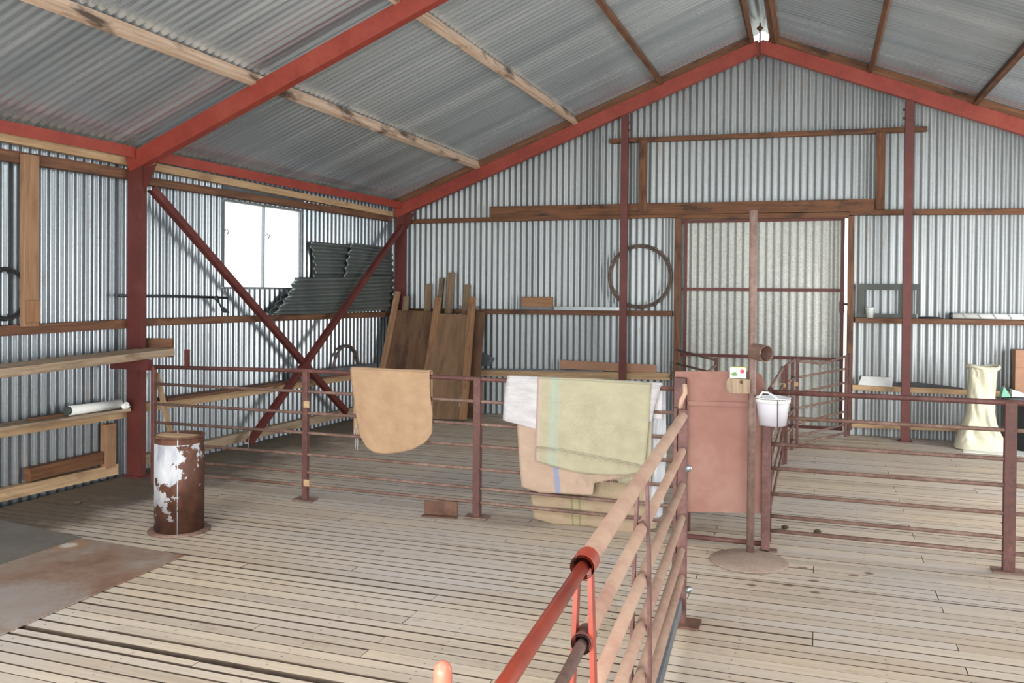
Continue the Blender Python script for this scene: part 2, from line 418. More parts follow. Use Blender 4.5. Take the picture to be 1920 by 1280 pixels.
# ------------------------------------------------------------------ shed geometry
YB = 10.52                      # back wall sheets
YN, YE = 5.80, 10.22            # the two portal frames (near, gable)
XR = -.645                      # ridge
def xw(Y): return -5.60+.055*(Y-5.8)
def rz(x, Y):
    """underside of the rafters"""
    a = abs(x-XR)
    near, end = 4.521-.405*a, 4.321-(.388 if x < XR else .4035)*a
    return lerp(near, end, (Y-YN)/(YE-YN))
RAFT = .155; PUR = .095
def sheetz(x, Y): return rz(x, Y)+RAFT+PUR+.012
def roof_hit(px, py, off):
    d = ray(px, py); t0, t1 = .3, 40.
    for _ in range(60):
        t = (t0+t1)/2; p = CAM+d*t
        if p.z > rz(p.x, p.y)+off: t1 = t
        else: t0 = t
    return CAM+d*t0
def left_at(px, py, off=0.):
    """point on the plane standing off metres inside the left wall"""
    return hit(px, py, (xw(5.8)+off, 5.8, 0), (1, -.055, 0))

# corrugated sheet walls
def corr_wall(cols, fn, zs):
    """cols: list of parameters; fn(c)->xy base Vector incl. wave; zs(c)->list of (z0,z1)"""
    mb = MB(); prev = None
    for c in cols:
        b = fn(c); cur = (b, zs(c))
        if prev:
            for (za, zb), (zc, zd) in zip(prev[1], cur[1]):
                A, B = prev[0], cur[0]
                vs = [mb.bm.verts.new((A.x, A.y, za)), mb.bm.verts.new((B.x, B.y, zc)), mb.bm.verts.new((B.x, B.y, zd)), mb.bm.verts.new((A.x, A.y, zb))]
                mb.face(vs, None, True)
        prev = cur
    bmesh.ops.remove_doubles(mb.bm, verts=mb.bm.verts, dist=1e-5)
    return mb
WY0, WY1, WZ0, WZ1 = left_at(417, 450).y, left_at(563, 450).y, left_at(490, 540).z, left_at(490, 385).z
WINY0 = -3.0
def wave(t, p, a=.009): return a*math.sin(2*PI*t/p)
P1 = .081
def rangef(a, b, st):
    n = max(1, round((b-a)/st)); return [a+(b-a)*i/n for i in range(n+1)]
def left_seg(y0, y1, zz):
    return corr_wall(rangef(y0, y1, P1/10), lambda Y: Vector((xw(Y)+wave(Y, P1), Y, 0)), lambda Y: zz(Y))
topz = lambda Y: sheetz(xw(Y), Y)-.03
a = left_seg(WINY0, WY0, lambda Y: [(-.55, topz(Y))])
b = left_seg(WY0, WY1, lambda Y: [(-.55, WZ0)]); c = left_seg(WY0, WY1, lambda Y: [(WZ1, topz(Y))]); d = left_seg(WY1, YB+.02, lambda Y: [(-.55, topz(Y))])
def merge(*mbs):
    base = mbs[0]
    for m in mbs[1:]:
        me = bpy.data.meshes.new('t'); m.bm.to_mesh(me); base.bm.from_mesh(me); m.bm.free(); bpy.data.meshes.remove(me)
    return base
struct(merge(a, b, c, d).build('wall_left', M['wall_left'], fixn=False))

P2 = .079
XL, XRW = xw(YB), 4.35
DX0, DX1, DZ = -1.545, .335, 2.47
def back_seg(x0, x1, zz):
    return corr_wall(rangef(x0, x1, P2/10), lambda x: Vector((x, YB+wave(x, P2), 0)), zz)
bt = lambda x: sheetz(x, YB)-.03
a = back_seg(XL, DX0, lambda x: [(-.55, bt(x))]); b = back_seg(DX0, DX1, lambda x: [(DZ, bt(x))]); d = back_seg(DX1, XRW, lambda x: [(-.55, bt(x))])
struct(merge(a, b, d).build('wall_back', M['wall_back'], fixn=False))

# right wall with an open doorway, front wall with a wide doorway (both out of frame; they let the daylight in)
RY0, RY1, RZ1 = 5.6, 8.6, 2.35
def right_seg(y0, y1, zz): return corr_wall(rangef(y0, y1, P1/6), lambda Y: Vector((XRW+wave(Y, P1), Y, 0)), zz)
rt = lambda Y: sheetz(XRW, Y)-.03
struct(merge(right_seg(WINY0, RY0, lambda Y: [(-.55, rt(Y))]), right_seg(RY0, RY1, lambda Y: [(RZ1, rt(Y))]),
             right_seg(RY1, YB, lambda Y: [(-.55, rt(Y))])).build('wall_right', M['wall_left'], fixn=False))
FX0, FX1, FZ1 = -4.2, 2.9, 2.6
XLF = xw(WINY0)
def front_seg(x0, x1, zz): return corr_wall(rangef(x0, x1, P1/6), lambda x: Vector((x, WINY0+wave(x, P1), 0)), zz)
ft = lambda x: sheetz(x, WINY0)-.03
struct(merge(front_seg(XLF, FX0, lambda x: [(-.55, ft(x))]), front_seg(FX0, FX1, lambda x: [(FZ1, ft(x))]), front_seg(FX1, XRW, lambda x: [(-.55, ft(x))])).build('wall_front', M['wall_back'], fixn=False))

# roof sheets: corrugations run down the slope
def roof_slope(x0, x1):
    mb = MB(); ys = rangef(WINY0-.15, YB+.12, .076/8); xs = [lerp(x0, x1, k/2) for k in range(3)]; rows = []
    for Y in ys:
        k = Y/.76; lap = .006*max(0, 1-abs((k-math.floor(k))-.5)*18)     # a raised lap every sheet
        rows.append([mb.bm.verts.new((x, Y, sheetz(x, Y)+wave(Y, .076, .0085)-lap)) for x in xs])
    for A, B in zip(rows, rows[1:]):
        for i in range(2): mb.face([A[i], B[i], B[i+1], A[i+1]], None, True)
    return mb
struct(roof_slope(-5.72, XR-.09).build('ceiling', M['roof'], fixn=False))
struct(roof_slope(XR+.09, XRW+.15).build('ceiling', M['roof'], fixn=False))
# ridge capping: two folded wings with a roll in the middle
mb = MB()
prof = [(-.30, -.085), (-.12, -.012), (-.05, .02), (-.035, .045), (0, .058), (.035, .045), (.05, .02), (.12, -.012), (.30, -.085)]
ys = rangef(WINY0-.15, YB+.10, .5)
def ridge_pt(i, j):
    x, z = prof[i]; Y = ys[j]
    return Vector((XR+x, Y, rz(XR, Y)+RAFT+PUR+.075+z*.9))
V = [[mb.bm.verts.new(ridge_pt(i, j)) for j in range(len(ys))] for i in range(len(prof))]
for i in range(len(prof)-1):
    for j in range(len(ys)-1): mb.face([V[i][j], V[i+1][j], V[i+1][j+1], V[i][j+1]], None, True)
struct(mb.build('trim_1', M['zinc'], fixn=False))

# ------------------------------------------------------------------ floor
mb = MB(); bl = mb.bm.loops.layers.float_color.new('board') if False else None
fl = mb.bm.faces.layers.float.new('board')
def boards(x0, x1, y0, y1, gap, gapl, wlo, whi, jitter):
    y = y0
    while y < y1-.02:
        w = min(random.uniform(wlo, whi), y1-y)
        gr = random.uniform(.5, 1.5)
        wide = 3.06 < y+w and y < 3.06
        # cut into lengths at joists
        xs = [x0]; x = x0+random.uniform(1., 4.5)
        while x < x1-.4: xs.append(round(x/.62)*.62); x += random.uniform(2.4, 5.)
        xs.append(x1)
        for xa, xb in zip(xs, xs[1:]):
            if xb-xa < .1: continue
            v = random.random(); o = random.random()*30; z = random.uniform(-.003, .0)
            dy = [random.uniform(-jitter, jitter)*.3 for _ in range(2)]
            xm = (xa+xb)/2; g = gap*gr*gr if xm > -.75 else gapl*gr; ya, yb = y+g/2, y+w-g/2
            if wide and xm < -.9: yb -= .03
            e = .0; zz = -.04
            co = [(xa+.002, ya+dy[0], z-e), (xb-.002, ya+dy[1], z-e), (xb-.002, yb+dy[1], z-e), (xa+.002, yb+dy[0], z-e)]
            ci = co
            lo = [(p[0], p[1], zz) for p in co]
            C_ = [mb.bm.verts.new(p) for p in co]; Lw = [mb.bm.verts.new(p) for p in lo]
            def f(vs, mi=0):
                vv = [q.co for q in vs]
                fc = mb.face(vs, [(o+q.x, .5+math.floor(o)+(q.y-(ya+yb)/2)) for q in vv])
                if fc: fc[fl] = v; fc.material_index = mi
            f(C_)
            for i in range(4):
                j = (i+1) % 4
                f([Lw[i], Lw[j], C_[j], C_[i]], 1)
        y += w
boards(-5.55, 4.3, -2.9, 5.0, .005, .0115, .068, .092, .010)
boards(-5.55, 4.3, 5.0, YB-.02, .004, .006, .064, .088, .006)
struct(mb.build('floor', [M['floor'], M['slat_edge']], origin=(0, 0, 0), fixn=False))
mb = MB(); mb.box((-9, -7, -.62), (9, 16, -.56))
struct(mb.build('ground', M['dirt']))
mb = MB(); mb.box((-120, -120, -.9), (120, 120, -.63)); struct(mb.build('ground', M['grass']))

# ------------------------------------------------------------------ steel portal frames
def channel(mb, p0, p1, depth, flange, out, back, th=.010):
    """C section: web seen from the front, flanges reaching back; 'out' = depth direction, 'back' = flange direction"""
    p0, p1, out, back = Vector(p0), Vector(p1), Vector(out).normalized(), Vector(back).normalized()
    mb.bar(p0+back*th/2, p1+back*th/2, th, depth, out)
    for sg in (-1, 1):
        q = out*sg*(depth/2-th/2)+back*(flange/2+th)
        mb.bar(p0+q, p1+q, flange, th, out)
    return mb
cx_near, cx_end = -5.417, -5.172
for (cx, Y, lab) in ((cx_near, YN, 'red oxide steel column beside the plank shelf on the left wall'),
                     (cx_end, YE, 'red oxide steel column in the far left corner behind the leaning boards')):
    mb = MB(); top = rz(cx, Y)+.10
    channel(mb, (cx, Y, -.05), (cx, Y, top), .140, .055, (1, 0, 0), (0, 1, 0))
    o = thing('steel_column', lab, 'column', (cx, Y, 0)); mb.build('shaft', M['red_dark'], o)
    mb = MB(); mb.box((cx-.10, Y-.02, 0), (cx+.10, Y+.10, .012)); mb.build('base_plate', M['red_dark'], o)
    mb = MB()   # haunch cleat under the rafter
    mb.prism([(cx+.07, Y+.03, top-.30), (cx+.07, Y+.03, top-.09), (cx+.20, Y+.03, top-.055)], (0, .012, 0)); mb.build('gusset', M['red_dark'], o)
def rafter(x0, x1, Y, lab):
    z0, z1 = rz(x0, Y)+RAFT/2, rz(x1, Y)+RAFT/2
    p0, p1 = Vector((x0, Y, z0)), Vector((x1, Y, z1)); d = (p1-p0).normalized(); up = Vector((-d.z, 0, d.x))
    if up.z < 0: up = -up
    mb = MB(); channel(mb, p0, p1, RAFT*math.cos(math.atan(.4))*1.02, .072, up, (0, 1, 0))
    o = thing('steel_rafter', lab, 'rafter', (p0+p1)/2)
    mb.build('beam', M['red_steel'], o); return o
rafter(-5.487, XR, YN-.006, 'bright red steel rafter crossing the upper left above the plank shelf')
rafter(XR, 4.25, YN, 'red steel rafter of the near frame on the right, out of the picture')
rl = rafter(-5.25, XR, YE-.006, 'red steel gable rafter running up from the far left corner')
rafter(XR, 4.25, YE-.007, 'red steel gable rafter running down to the right of the ridge')
za = rz(XR, YE)
mb = MB(); mb.box((XR-.008, YE-.035, za-.10), (XR+.008, YE, za+.33)); mb.build('apex_plate', M['red_dark'], rl)
for z in (za-.06, za+.27):
    mb = MB(); mb.tube([(XR-.035, YE-.022, z), (XR+.035, YE-.022, z)], .013, 6); mb.tube([(XR-.018, YE-.022, z), (XR+.018, YE-.022, z)], .026, 6); mb.build('bolt', M['rust'], rl)

# gable end posts
for px, lab in ((1168, 'tall red gable post passing left of the big hoop'), (1702, 'tall red gable post right of the sliding door')):
    p = atY(px, 500, YE); x = p.x
    o = thing('gable_post', lab, 'post', (x, YE+.02, 0))
    mb = MB(); channel(mb, (x, YE+.012, 0), (x, YE+.012, rz(x, YE)+.0), .085, .05, (1, 0, 0), (0, 1, 0)); mb.build('shaft', M['red_dark'], o)
    mb = MB(); mb.box((x-.07, YE-.03, 0), (x+.07, YE+.09, .01)); mb.build('base_plate', M['red_dark'], o)
    for dz in (.10, .19):
        mb = MB(); s_ = 1 if px < 1400 else -1; mb.tube([(x+s_*.04, YE+.035, rz(x, YE)-dz), (x+s_*.066, YE+.035, rz(x, YE)-dz)], .013, 6); mb.build('bolt', M['rust'], o)

# eave angles (red) on the left wall, split at the column
for y0, y1, lab in ((WINY0+.05, YN-.02, 'red steel eave beam above the left wall nearer than the first column'),
                    (YN+.13, YE-.02, 'red steel eave beam above the left wall between the two columns')):
    mb = MB()
    f = lambda Y: Vector((xw(Y)+.21, Y, rz(xw(Y)+.21, Y)+.10+.028))
    p0, p1 = f(y0), f(y1)
    mb.bar(p0, p1, .010, .09); mb.bar(p0+Vector((-.04, 0, .04)), p1+Vector((-.04, 0, .04)), .08, .010)
    tag(mb.build('eave_beam', M['red_steel']), lab, 'beam')

# ------------------------------------------------------------------ purlins
def purlin(pa, pb, w, h, mat, lab, ya=None, yb=None, dx=0.):
    a = roof_hit(*pa, RAFT); b = roof_hit(*pb, RAFT)
    def at(Y):
        t = (Y-a.y)/(b.y-a.y); x = lerp(a.x, b.x, t)+dx; return x
    y0 = ya if ya is not None else WINY0+.02; y1 = yb if yb is not None else YE+.06
    sg = 1 if a.x < XR else -1
    th = math.atan(.4)
    n = 6; mb = MB()
    P = lambda Y: Vector((at(Y), Y, rz(at(Y), Y)+RAFT+h/2*math.cos(th)))
    up = Vector((-math.sin(th)*sg, 0, math.cos(th)))
    # the measured line is the bottom face middle
    mb.bar(P(y0), P(y1), w, h, up)
    return tag(mb.build('roof_purlin', mat), lab, 'purlin')
purlin((450, 149), (884, 312), .05, .095, M['purlin'], 'pale stained timber purlin nearest the left eave')
purlin((773, 26), (1068, 226), .05, .095, M['purlin'], 'stained timber purlin second up the left slope')
purlin((1117, 0), (1230, 148), .045, .095, M['girt_warm'], 'brown timber purlin third up the left slope')
purlin((1389, 0), (1405, 72), .045, .13, M['girt_warm'], 'orange brown timber purlin just left of the ridge capping')
purlin((1442, 0), (1452, 66), .05, .13, M['girt_warm'], 'orange brown timber purlin just right of the ridge capping')
purlin((1667, 0), (1636, 128), .045, .095, M['girt_warm'], 'brown timber purlin first down the right slope')
purlin((1918, 103), (1838, 190), .045, .095, M['girt_warm'], 'brown timber purlin second down the right slope near the frame edge')
# raking timbers lying on the gable rafters
for x0, x1, lab in ((-5.3, XR-.10, 'dark brown raking timber on top of the left gable rafter'), (XR+.10, 4.2, 'dark brown raking timber on top of the right gable rafter')):
    mb = MB(); Y = YE+.030
    p0, p1 = Vector((x0, Y, rz(x0, Y)+RAFT+.047)), Vector((x1, Y, rz(x1, Y)+RAFT+.047))
    d = (p1-p0).normalized(); up = Vector((-d.z, 0, d.x)); up = up if up.z > 0 else -up
    mb.bar(p0, p1, .05, .084, up); tag(mb.build('raking_timber', M['girt_warm']), lab, 'timber')

# ------------------------------------------------------------------ left wall timbers
def left_bar(pa, pb, w, h, off, name, mat, lab, cat, y0=None, y1=None, bevel=.003):
    """bar along the left wall whose face centre line passes through two picture points; off = distance of its centre from the sheets"""
    a = left_at(*pa, off+w/2); b = left_at(*pb, off+w/2)
    def P(Y):
        t = (Y-a.y)/(b.y-a.y); return Vector((xw(Y)+off, Y, lerp(a.z, b.z, t)))
    mb = MB(); mb.bar(P(y0 if y0 is not None else a.y), P(y1 if y1 is not None else b.y), w, h)
    return tag(mb.build(name, mat, bevel=bevel), lab, cat)
left_bar((40, 262), (740, 402), .06, .07, .05, 'wall_plate', M['pale'], 'pale timber wall plate tucked under the red eave beams', 'timber', WINY0+.05, YB-.05)
left_bar((60, 298), (240, 326), .07, .085, .05, 'wall_girt', M['girt'], 'brown timber girt above the stud left of the first column', 'timber', WINY0+.05, YN+.115)
left_bar((285, 340), (735, 410), .07, .07, .05, 'wall_girt', M['girt'], 'brown timber girt running above the bright window', 'timber', YN+.12, YE-.02)
left_bar((0, 621), (240, 607), .07, .075, .05, 'wall_girt', M['girt'], 'brown timber girt under the hose coil left of the first column', 'timber', WINY0+.05, YN+.115)
left_bar((285, 604), (730, 589), .07, .065, .05, 'wall_girt', M['girt'], 'brown timber girt below the window carrying the iron offcuts', 'timber', YN+.12, YE-.02)
left_bar((0, 812), (240, 775), .07, .07, .05, 'wall_girt', M['pale'], 'pale low timber girt left of the drum', 'timber', WINY0+.05, YN+.115)
left_bar((300, 760), (690, 702), .07, .075, .05, 'wall_girt', M['pale'], 'low timber girt behind the left stretch of pipe fence', 'timber', YN+.12, YE-.02)
left_bar((0, 930), (240, 875), .07, .09, .045, 'bottom_plate', M['pale'], 'pale timber plate along the wall foot beside the floor sheets', 'timber', 1.5, YN-.05)
left_bar((390, 835), (690, 765), .07, .09, .045, 'bottom_plate', M['shelf'], 'grey timber plate along the wall foot behind the pipe fence', 'timber', YN+.16, YE-.05)
# stud with its lighter block
a = left_at(60, 290, .13); b = left_at(58, 612, .13)
o = thing('timber_stud', 'short timber stud hanging on the left wall beside the hose coil', 'timber', (a.x, a.y, b.z))
w = (left_at(75, 450, .13)-left_at(46, 450, .13)).length
mb = MB(); mb.bar((a.x-.02, a.y, b.z), (a.x-.02, a.y, a.z), w, .045, (1, 0, 0)); mb.build('board', M['stud'], o, .003)
zb = left_at(58, 563, .13).z
mb = MB(); mb.bar((a.x+.014, a.y, b.z+.03), (a.x+.014, a.y, zb), w*.92, .02, (1, 0, 0)); mb.build('block', M['batten'], o, .003)
# short packer behind the drum side of the column
mb = MB(); p = left_at(234, 835, .09); mb.bar((xw(5.66)+.06, 5.66, .1), (xw(5.66)+.06, 5.66, left_at(234, 790, .09).z), .10, .07, (1, 0, 0))
tag(mb.build('timber_packer', M['stud']), 'upright brown timber packer at the foot of the first column', 'timber')
# wind bracing
def brace(pa, pb, off, lab, ext):
    a = left_at(*pa, off); b = left_at(*pb, off)
    d = (b-a).normalized(); mb = MB()
    mb.bar(a, b, .012, .06, d.cross((1, 0, 0))); u = d.cross(Vector((1, 0, 0))).normalized()
    mb.bar(a+u*.03-Vector((.025, 0, 0)), b+u*.03-Vector((.025, 0, 0)), .05, .008, u)
    return tag(mb.build('wall_brace', M['red_dark']), lab, 'brace')
brace((288, 352), (652, 772), .235, 'dark red angle brace sloping down to the right from the first column', 0)
brace((757, 424), (470, 832), .275, 'dark red angle brace sloping down to the left from the corner column', 0)

# window: frame, mullion, panes
wy0, wy1, wz0, wz1 = WY0, WY1, WZ0, WZ1
wx = lambda Y: xw(Y)-.005
o = bpy.data.objects.new('window_1', None); COL.objects.link(o); o.location = (wx((wy0+wy1)/2), (wy0+wy1)/2, wz0); WORLD[o.name] = o.location.copy(); struct(o)
ym = left_at(494, 470).y
mb = MB()
for (pa, pb) in (((wy0, wz0), (wy1, wz0)), ((wy0, wz1), (wy1, wz1)), ((wy0, wz0), (wy0, wz1)), ((wy1, wz0), (wy1, wz1))):
    mb.bar((wx(pa[0]), pa[0], pa[1]), (wx(pb[0]), pb[0], pb[1]), .05, .022, (1, 0, 0) if pa[0] == pb[0] else (0, 0, 1))
mb.build('window_frame', M['zinc'], o)
mb = MB(); mb.bar((wx(ym), ym, wz0), (wx(ym), ym, wz1), .02, .03, (1, 0, 0)); mb.build('mullion', M['zinc'], o)
for ya, yb in ((wy0+.012, ym-.01), (ym+.01, wy1-.012)):
    mb = MB(); mb.bar((wx((ya+yb)/2), (ya+yb)/2, wz0+.011), (wx((ya+yb)/2), (ya+yb)/2, wz1-.011), yb-ya, .004, (1, 0, 0)); mb.build('pane', M['glass'], o)
mb = MB(); p = left_at(442, 528, .01)
for px, py in ((421, 433), (498, 442)):
    q = left_at(px-0, py, .02); mb2 = MB(); mb2.tube([q, q+Vector((.02, .0, .02)), q+Vector((.03, .03, .0)), q+Vector((.01, .03, -.03))], .006, 6); mb2.build('latch', M['zinc'], o)
mb.bm.free()
# flat flashing over the window
a = left_at(417, 345, .012); b = left_at(568, 362, .012)
mb = MB(); zt = left_at(490, 345, .012).z; zb_ = wz1+.02
mb.bar((xw(wy0-.02)+.014, wy0-.02, (zt+zb_)/2), (xw(wy1+.04)+.014, wy1+.04, (zt+zb_)/2), .004, zt-zb_); struct(mb.build('trim_2', M['grey_steel']))

# ------------------------------------------------------------------ gable wall timbers
def back_bar(pa, pb, d, h, Y, name, mat, lab, cat, bevel=.003, x0=None, x1=None):
    """bar on the gable wall; picture points give its front face centre line, Y its front face"""
    a, b = atY(*pa, Y), atY(*pb, Y); a.y = b.y = Y+d/2
    mb = MB(); mb.bar(a, b, d, h); return tag(mb.build(name, mat, bevel=bevel), lab, cat)
YG = YB-.09          # girt front faces
back_bar((768, 415), (1268, 403), .075, .055, YG, 'gable_girt', M['girt_warm'], 'brown timber girt from the corner column to the sliding door head', 'timber')
back_bar((1268, 406), (1592, 403), .08, .06, YG-.002, 'door_head', M['girt_warm'], 'pale brown timber head along the top of the sliding door', 'timber')
back_bar((1592, 398), (1960, 396), .075, .06, YG, 'gable_girt', M['girt_warm'], 'brown timber girt right of the sliding door at head height', 'timber')
back_bar((919, 397), (1640, 384), .085, .135, YG-.01, 'timber_lintel', M['girt_warm'], 'deep brown timber beam lying over the sliding door', 'beam')
back_bar((1143, 264), (1739, 241), .07, .055, YG-.0, 'gable_girt', M['girt_warm'], 'high brown timber girt across the gable between the red posts', 'timber')
back_bar((905, 584), (1260, 588), .075, .062, YG, 'gable_girt', M['girt'], 'brown timber girt behind the big hoop', 'timber')
back_bar((740, 582), (905, 584), .075, .055, YG, 'gable_girt', M['girt'], 'brown timber girt end behind the leaning posts', 'timber')
back_bar((1603, 600), (1960, 606), .105, .058, YG-.01, 'gable_girt', M['girt'], 'brown timber girt carrying the glass jar and white tube', 'timber')
back_bar((900, 699), (1256, 706), .105, .085, YG-.01, 'gable_girt', M['pale'], 'low pale timber girt under the long brown board', 'timber')
back_bar((1598, 726), (1960, 742), .105, .06, YG-.01, 'gable_girt', M['pale'], 'low pale timber girt behind the cream bag', 'timber')
back_bar((1596, 797), (1830, 806), .07, .05, YG, 'bottom_plate', M['pale'], 'pale timber plate near the floor right of the sliding door', 'timber')
def back_post(px, pt, pb_, w, d, Y, name, mat, lab, cat):
    a, b = atY(px, pt, Y), atY(px, pb_, Y); x = (a.x+b.x)/2
    mb = MB(); mb.bar((x, Y+d/2, max(b.z, 0)), (x, Y+d/2, a.z), w, d, (0, -1, 0)); return tag(mb.build(name, mat, bevel=.003), lab, cat)
back_post(1205, 262, 396, .095, .05, YG-.018, 'gable_stud', M['girt_warm'], 'short brown timber stud left over the lintel', 'timber')
back_post(1651, 248, 392, .095, .05, YG-.018, 'gable_stud', M['girt_warm'], 'short brown timber stud right over the lintel', 'timber')
back_post(1269, 408, 812, .075, .07, YG, 'door_jamb', M['girt'], 'brown timber jamb left of the sliding door', 'jamb')
back_post(1594, 404, 806, .065, .07, YG, 'door_jamb', M['girt'], 'brown timber jamb right of the sliding door', 'jamb')

# sliding door hung outside the opening
YD = YB+.07
o = bpy.data.objects.new('door_1', None); COL.objects.link(o); o.location = ((DX0+DX1)/2, YD, 0); WORLD[o.name] = o.location.copy(); struct(o)
DR = .292
mb = corr_wall(rangef(DX0-.15, DR, P2/10), lambda x: Vector((x, YD+.03+wave(x, .088, .006), 0)), lambda x: [(.03, DZ+.06)])
mb.build('door_sheet', M['door_iron'], o, fixn=False)
for py, nm in ((413, 'top_rail'), (543, 'rail'), (669, 'rail'), (806, 'bottom_rail')):
    z = max(.045, atY(1430, py, YD).z); mb = MB(); mb.bar((DX0-.12, YD, z), (DR, YD, z), .03, .034); mb.build(nm, M['red_dark'], o)
for x in (DX0+.04, DR-.02):
    mb = MB(); mb.bar((x, YD-.001, .04), (x, YD-.001, DZ+.03), .034, .03, (0, -1, 0)); mb.build('stile', M['red_dark'], o)
mb = MB(); p = atY(1580, 575, YD-.03); mb.box((p.x-.035, YD-.03, p.z-.07), (p.x+.02, YD-.012, p.z+.06)); mb.build('lock_plate', M['red_dark'], o)
mb = MB(); mb.tube([(p.x, YD-.045, p.z+.03), (p.x+.09, YD-.045, p.z+.03)], .014, 8); mb.build('bolt', M['rust'], o)

# ------------------------------------------------------------------ pipe fences
YF = 5.65
RZ = (.975, .818, .656, .505, .342, .207, .107)
def pipe_rail(parent, pts, r, mat, name='rail', seg=10):
    mb = MB(); mb.tube(pts, r, seg); return mb.build(name, mat, parent)
def sq_post(parent, x, Y, z0, z1, w, d, mat, plate=True, name='post'):
    mb = MB(); mb.bar((x, Y, z0), (x, Y, z1), d, w, (1, 0, 0)); p = mb.build(name, mat, parent, bevel=.004)
    if plate:
        mb = MB(); mb.box((x-.085, Y-.05, 0.0), (x+.085, Y+.05, .01)); b = mb.build('foot_plate', M['pipe'], parent)
    return p
xa, xb = -5.07, -.80
o = thing('pipe_fence', 'long seven rail pipe fence with sacks hanging over it, left of the drafting gate', 'fence', ((xa+xb)/2, YF, 0))
for i, z in enumerate(RZ):
    zl = z-(.02 if i == 0 else .0)
    pipe_rail(o, [(xa, YF, zl), (-3.64, YF, z+.004), (-2.24, YF, z), (xb, YF, z-.006)], .0155 if i == 0 else .0115, M['post'] if i == 0 else M['pipe'])
for x, w in ((-5.07, .035), (-3.64, .042), (-2.24, .052)):
    sq_post(o, x, YF, .0, .99 if x > -5 else .965, w, w, M['post'], x > -5)
# the red stub and string on the fence
mb = MB(); p = atY(350, 690, YF); q = atY(350, 655, YF); mb.bar((p.x, YF+.005, p.z-.01), (q.x, YF+.005, q.z), .03, .035, (1, 0, 0)); mb.build('stub', M['red_dark'], o)
mb = MB(); p = atY(468, 808, YF-.014); q = atY(464, 845, YF-.014); mb.tube([p, p.lerp(q, .5)+Vector((.004, 0, 0)), q], .0025, 5); mb.build('string', M['plastic_white'], o)
for px, py in ((575, 758), (575, 905)):
    p = atY(px, py, YF-.024); mb = MB(); mb.bar(p-Vector((.024, 0, 0)), p+Vector((.024, 0, 0)), .012, .05); mb.build('hinge', M['pale'], o)

xr = atY(1893, 900, YF).x
o = thing('pipe_fence', 'seven rail pipe fence running right from the drafting gate in front of the cream bag', 'fence', (1.2, YF, 0))
for i, z in enumerate((.978, .819, .651, .500, .338, .199, .107)):
    pipe_rail(o, [(-.27, YF, z), (xr, YF, z), (3.9, YF, z)], .0165 if i == 0 else .0120, M['post'] if i == 0 else M['pipe'])
sq_post(o, xr, YF, 0, .985, .062, .05, M['post']); sq_post(o, 3.2, YF, 0, .985, .062, .05, M['post'])

# rusty angle offcut under the bottom rail
a = atZ(795, 965, 0); b = atZ(857, 969, 0)
mb = MB(); h = .105
mb.prism([(a.x, a.y, .0), (b.x, b.y, .0), (b.x, b.y, h), (a.x, a.y, h)], (0, .008, 0)); mb.prism([(a.x, a.y-.05, 0), (b.x+.02, b.y-.05, 0), (b.x, b.y, 0), (a.x, a.y, 0)], (0, 0, .008))
tag(mb.build('angle_iron', M['rust']), 'short rusty angle iron standing under the bottom fence rail', 'offcut')

# ------------------------------------------------------------------ near pen gate
gx = lambda Y: -.60+(4.19-Y)*.054
GZ = (1.004, .837, .673, .516, .360, .229, .131)
o = thing('pen_gate', 'dusty pipe gate reaching towards the viewer across the right foreground', 'gate', (gx(3), 3, 0))
Y0, Y1 = 1.81, 4.17
for i, z in enumerate(GZ):
    r = .0225 if i == 0 else .0185
    if i == 6:
        mb = MB(); mb.bar((gx(1.0), 1.0, z-.03), (gx(Y1), Y1, z-.03), .012, .06); mb.build('skid_bar', M['grey_steel'], o)
    else:
        ye = Y0+.01 if i < 2 else 1.0
        mb = MB(); mb.tube([(gx(ye), ye, z), (gx(Y1), Y1, z)], r, 16, caps=i > 1); mb.build('rail', M['pipe_dusty'], o)
# straps
def strap(Y, z0, z1, sgn, mat):
    mb = MB(); x = gx(Y)+sgn*.026; pts = [(x, Y, z0), (x+sgn*.004, Y, lerp(z0, z1, .35)), (x-sgn*.002, Y, lerp(z0, z1, .7)), (x-sgn*.012, Y, z1)]
    for p, q in zip(pts, pts[1:]): mb.bar(p, q, .010, .026, (0, 1, 0))
    mb.build('strap', mat, o)
for sg in (-1, 1): strap(2.76, .10, 1.0, sg, M['post']); strap(Y0+.02, .12, 1.0, sg, M['red_bright'])
for i in (0, 1):
    r = .0235 if i == 0 else .0195
    mb = MB(); mb.tube([(gx(Y0-.005), Y0-.005, GZ[i]), (gx(Y0+.06), Y0+.06, GZ[i])], r+.0035, 20, caps=False)
    mb.tube([(gx(Y0-.005), Y0-.005, GZ[i]), (gx(Y0+.06), Y0+.06, GZ[i])], r-.001, 20, caps=False); mb.build('collar', M['red_bright'] if i == 0 else M['post'], o)
mb = MB(); mb.bar((gx(4.19), 4.195, .0), (gx(4.19), 4.195, 1.035), .036, .046, (1, 0, 0)); mb.build('end_post', M['post'], o, bevel=.003)
mb = MB(); mb.bar((gx(4.19)-.036, 4.21, .08), (gx(4.19)-.036, 4.21, 1.04), .05, .02, (1, 0, 0)); mb.build('end_post', M['post'], o, bevel=.003)
for py in (878, 1105):
    p = atY(1291, py, 4.165); mb = MB(); mb.lathe([(.0, -.018), (.014, -.016), (.016, .0), (.014, .016), (0, .018)], p, 16, axis='Y'); mb.build('latch_knob', M['zinc'], o)
mb = MB(); a = gx(4.19); mb.box((a-.06, 4.13, 0), (a+.09, 4.26, .01)); mb.build('foot_plate', M['rust'], o)
mb = MB(); mb.tube([(a-.02, 4.21, 1.03), (a-.012, 4.21, 1.075), (a+.004, 4.22, 1.11), (a-.002, 4.24, 1.15)], .012, 8); mb.build('bent_pin', M['pipe_dusty'], o)
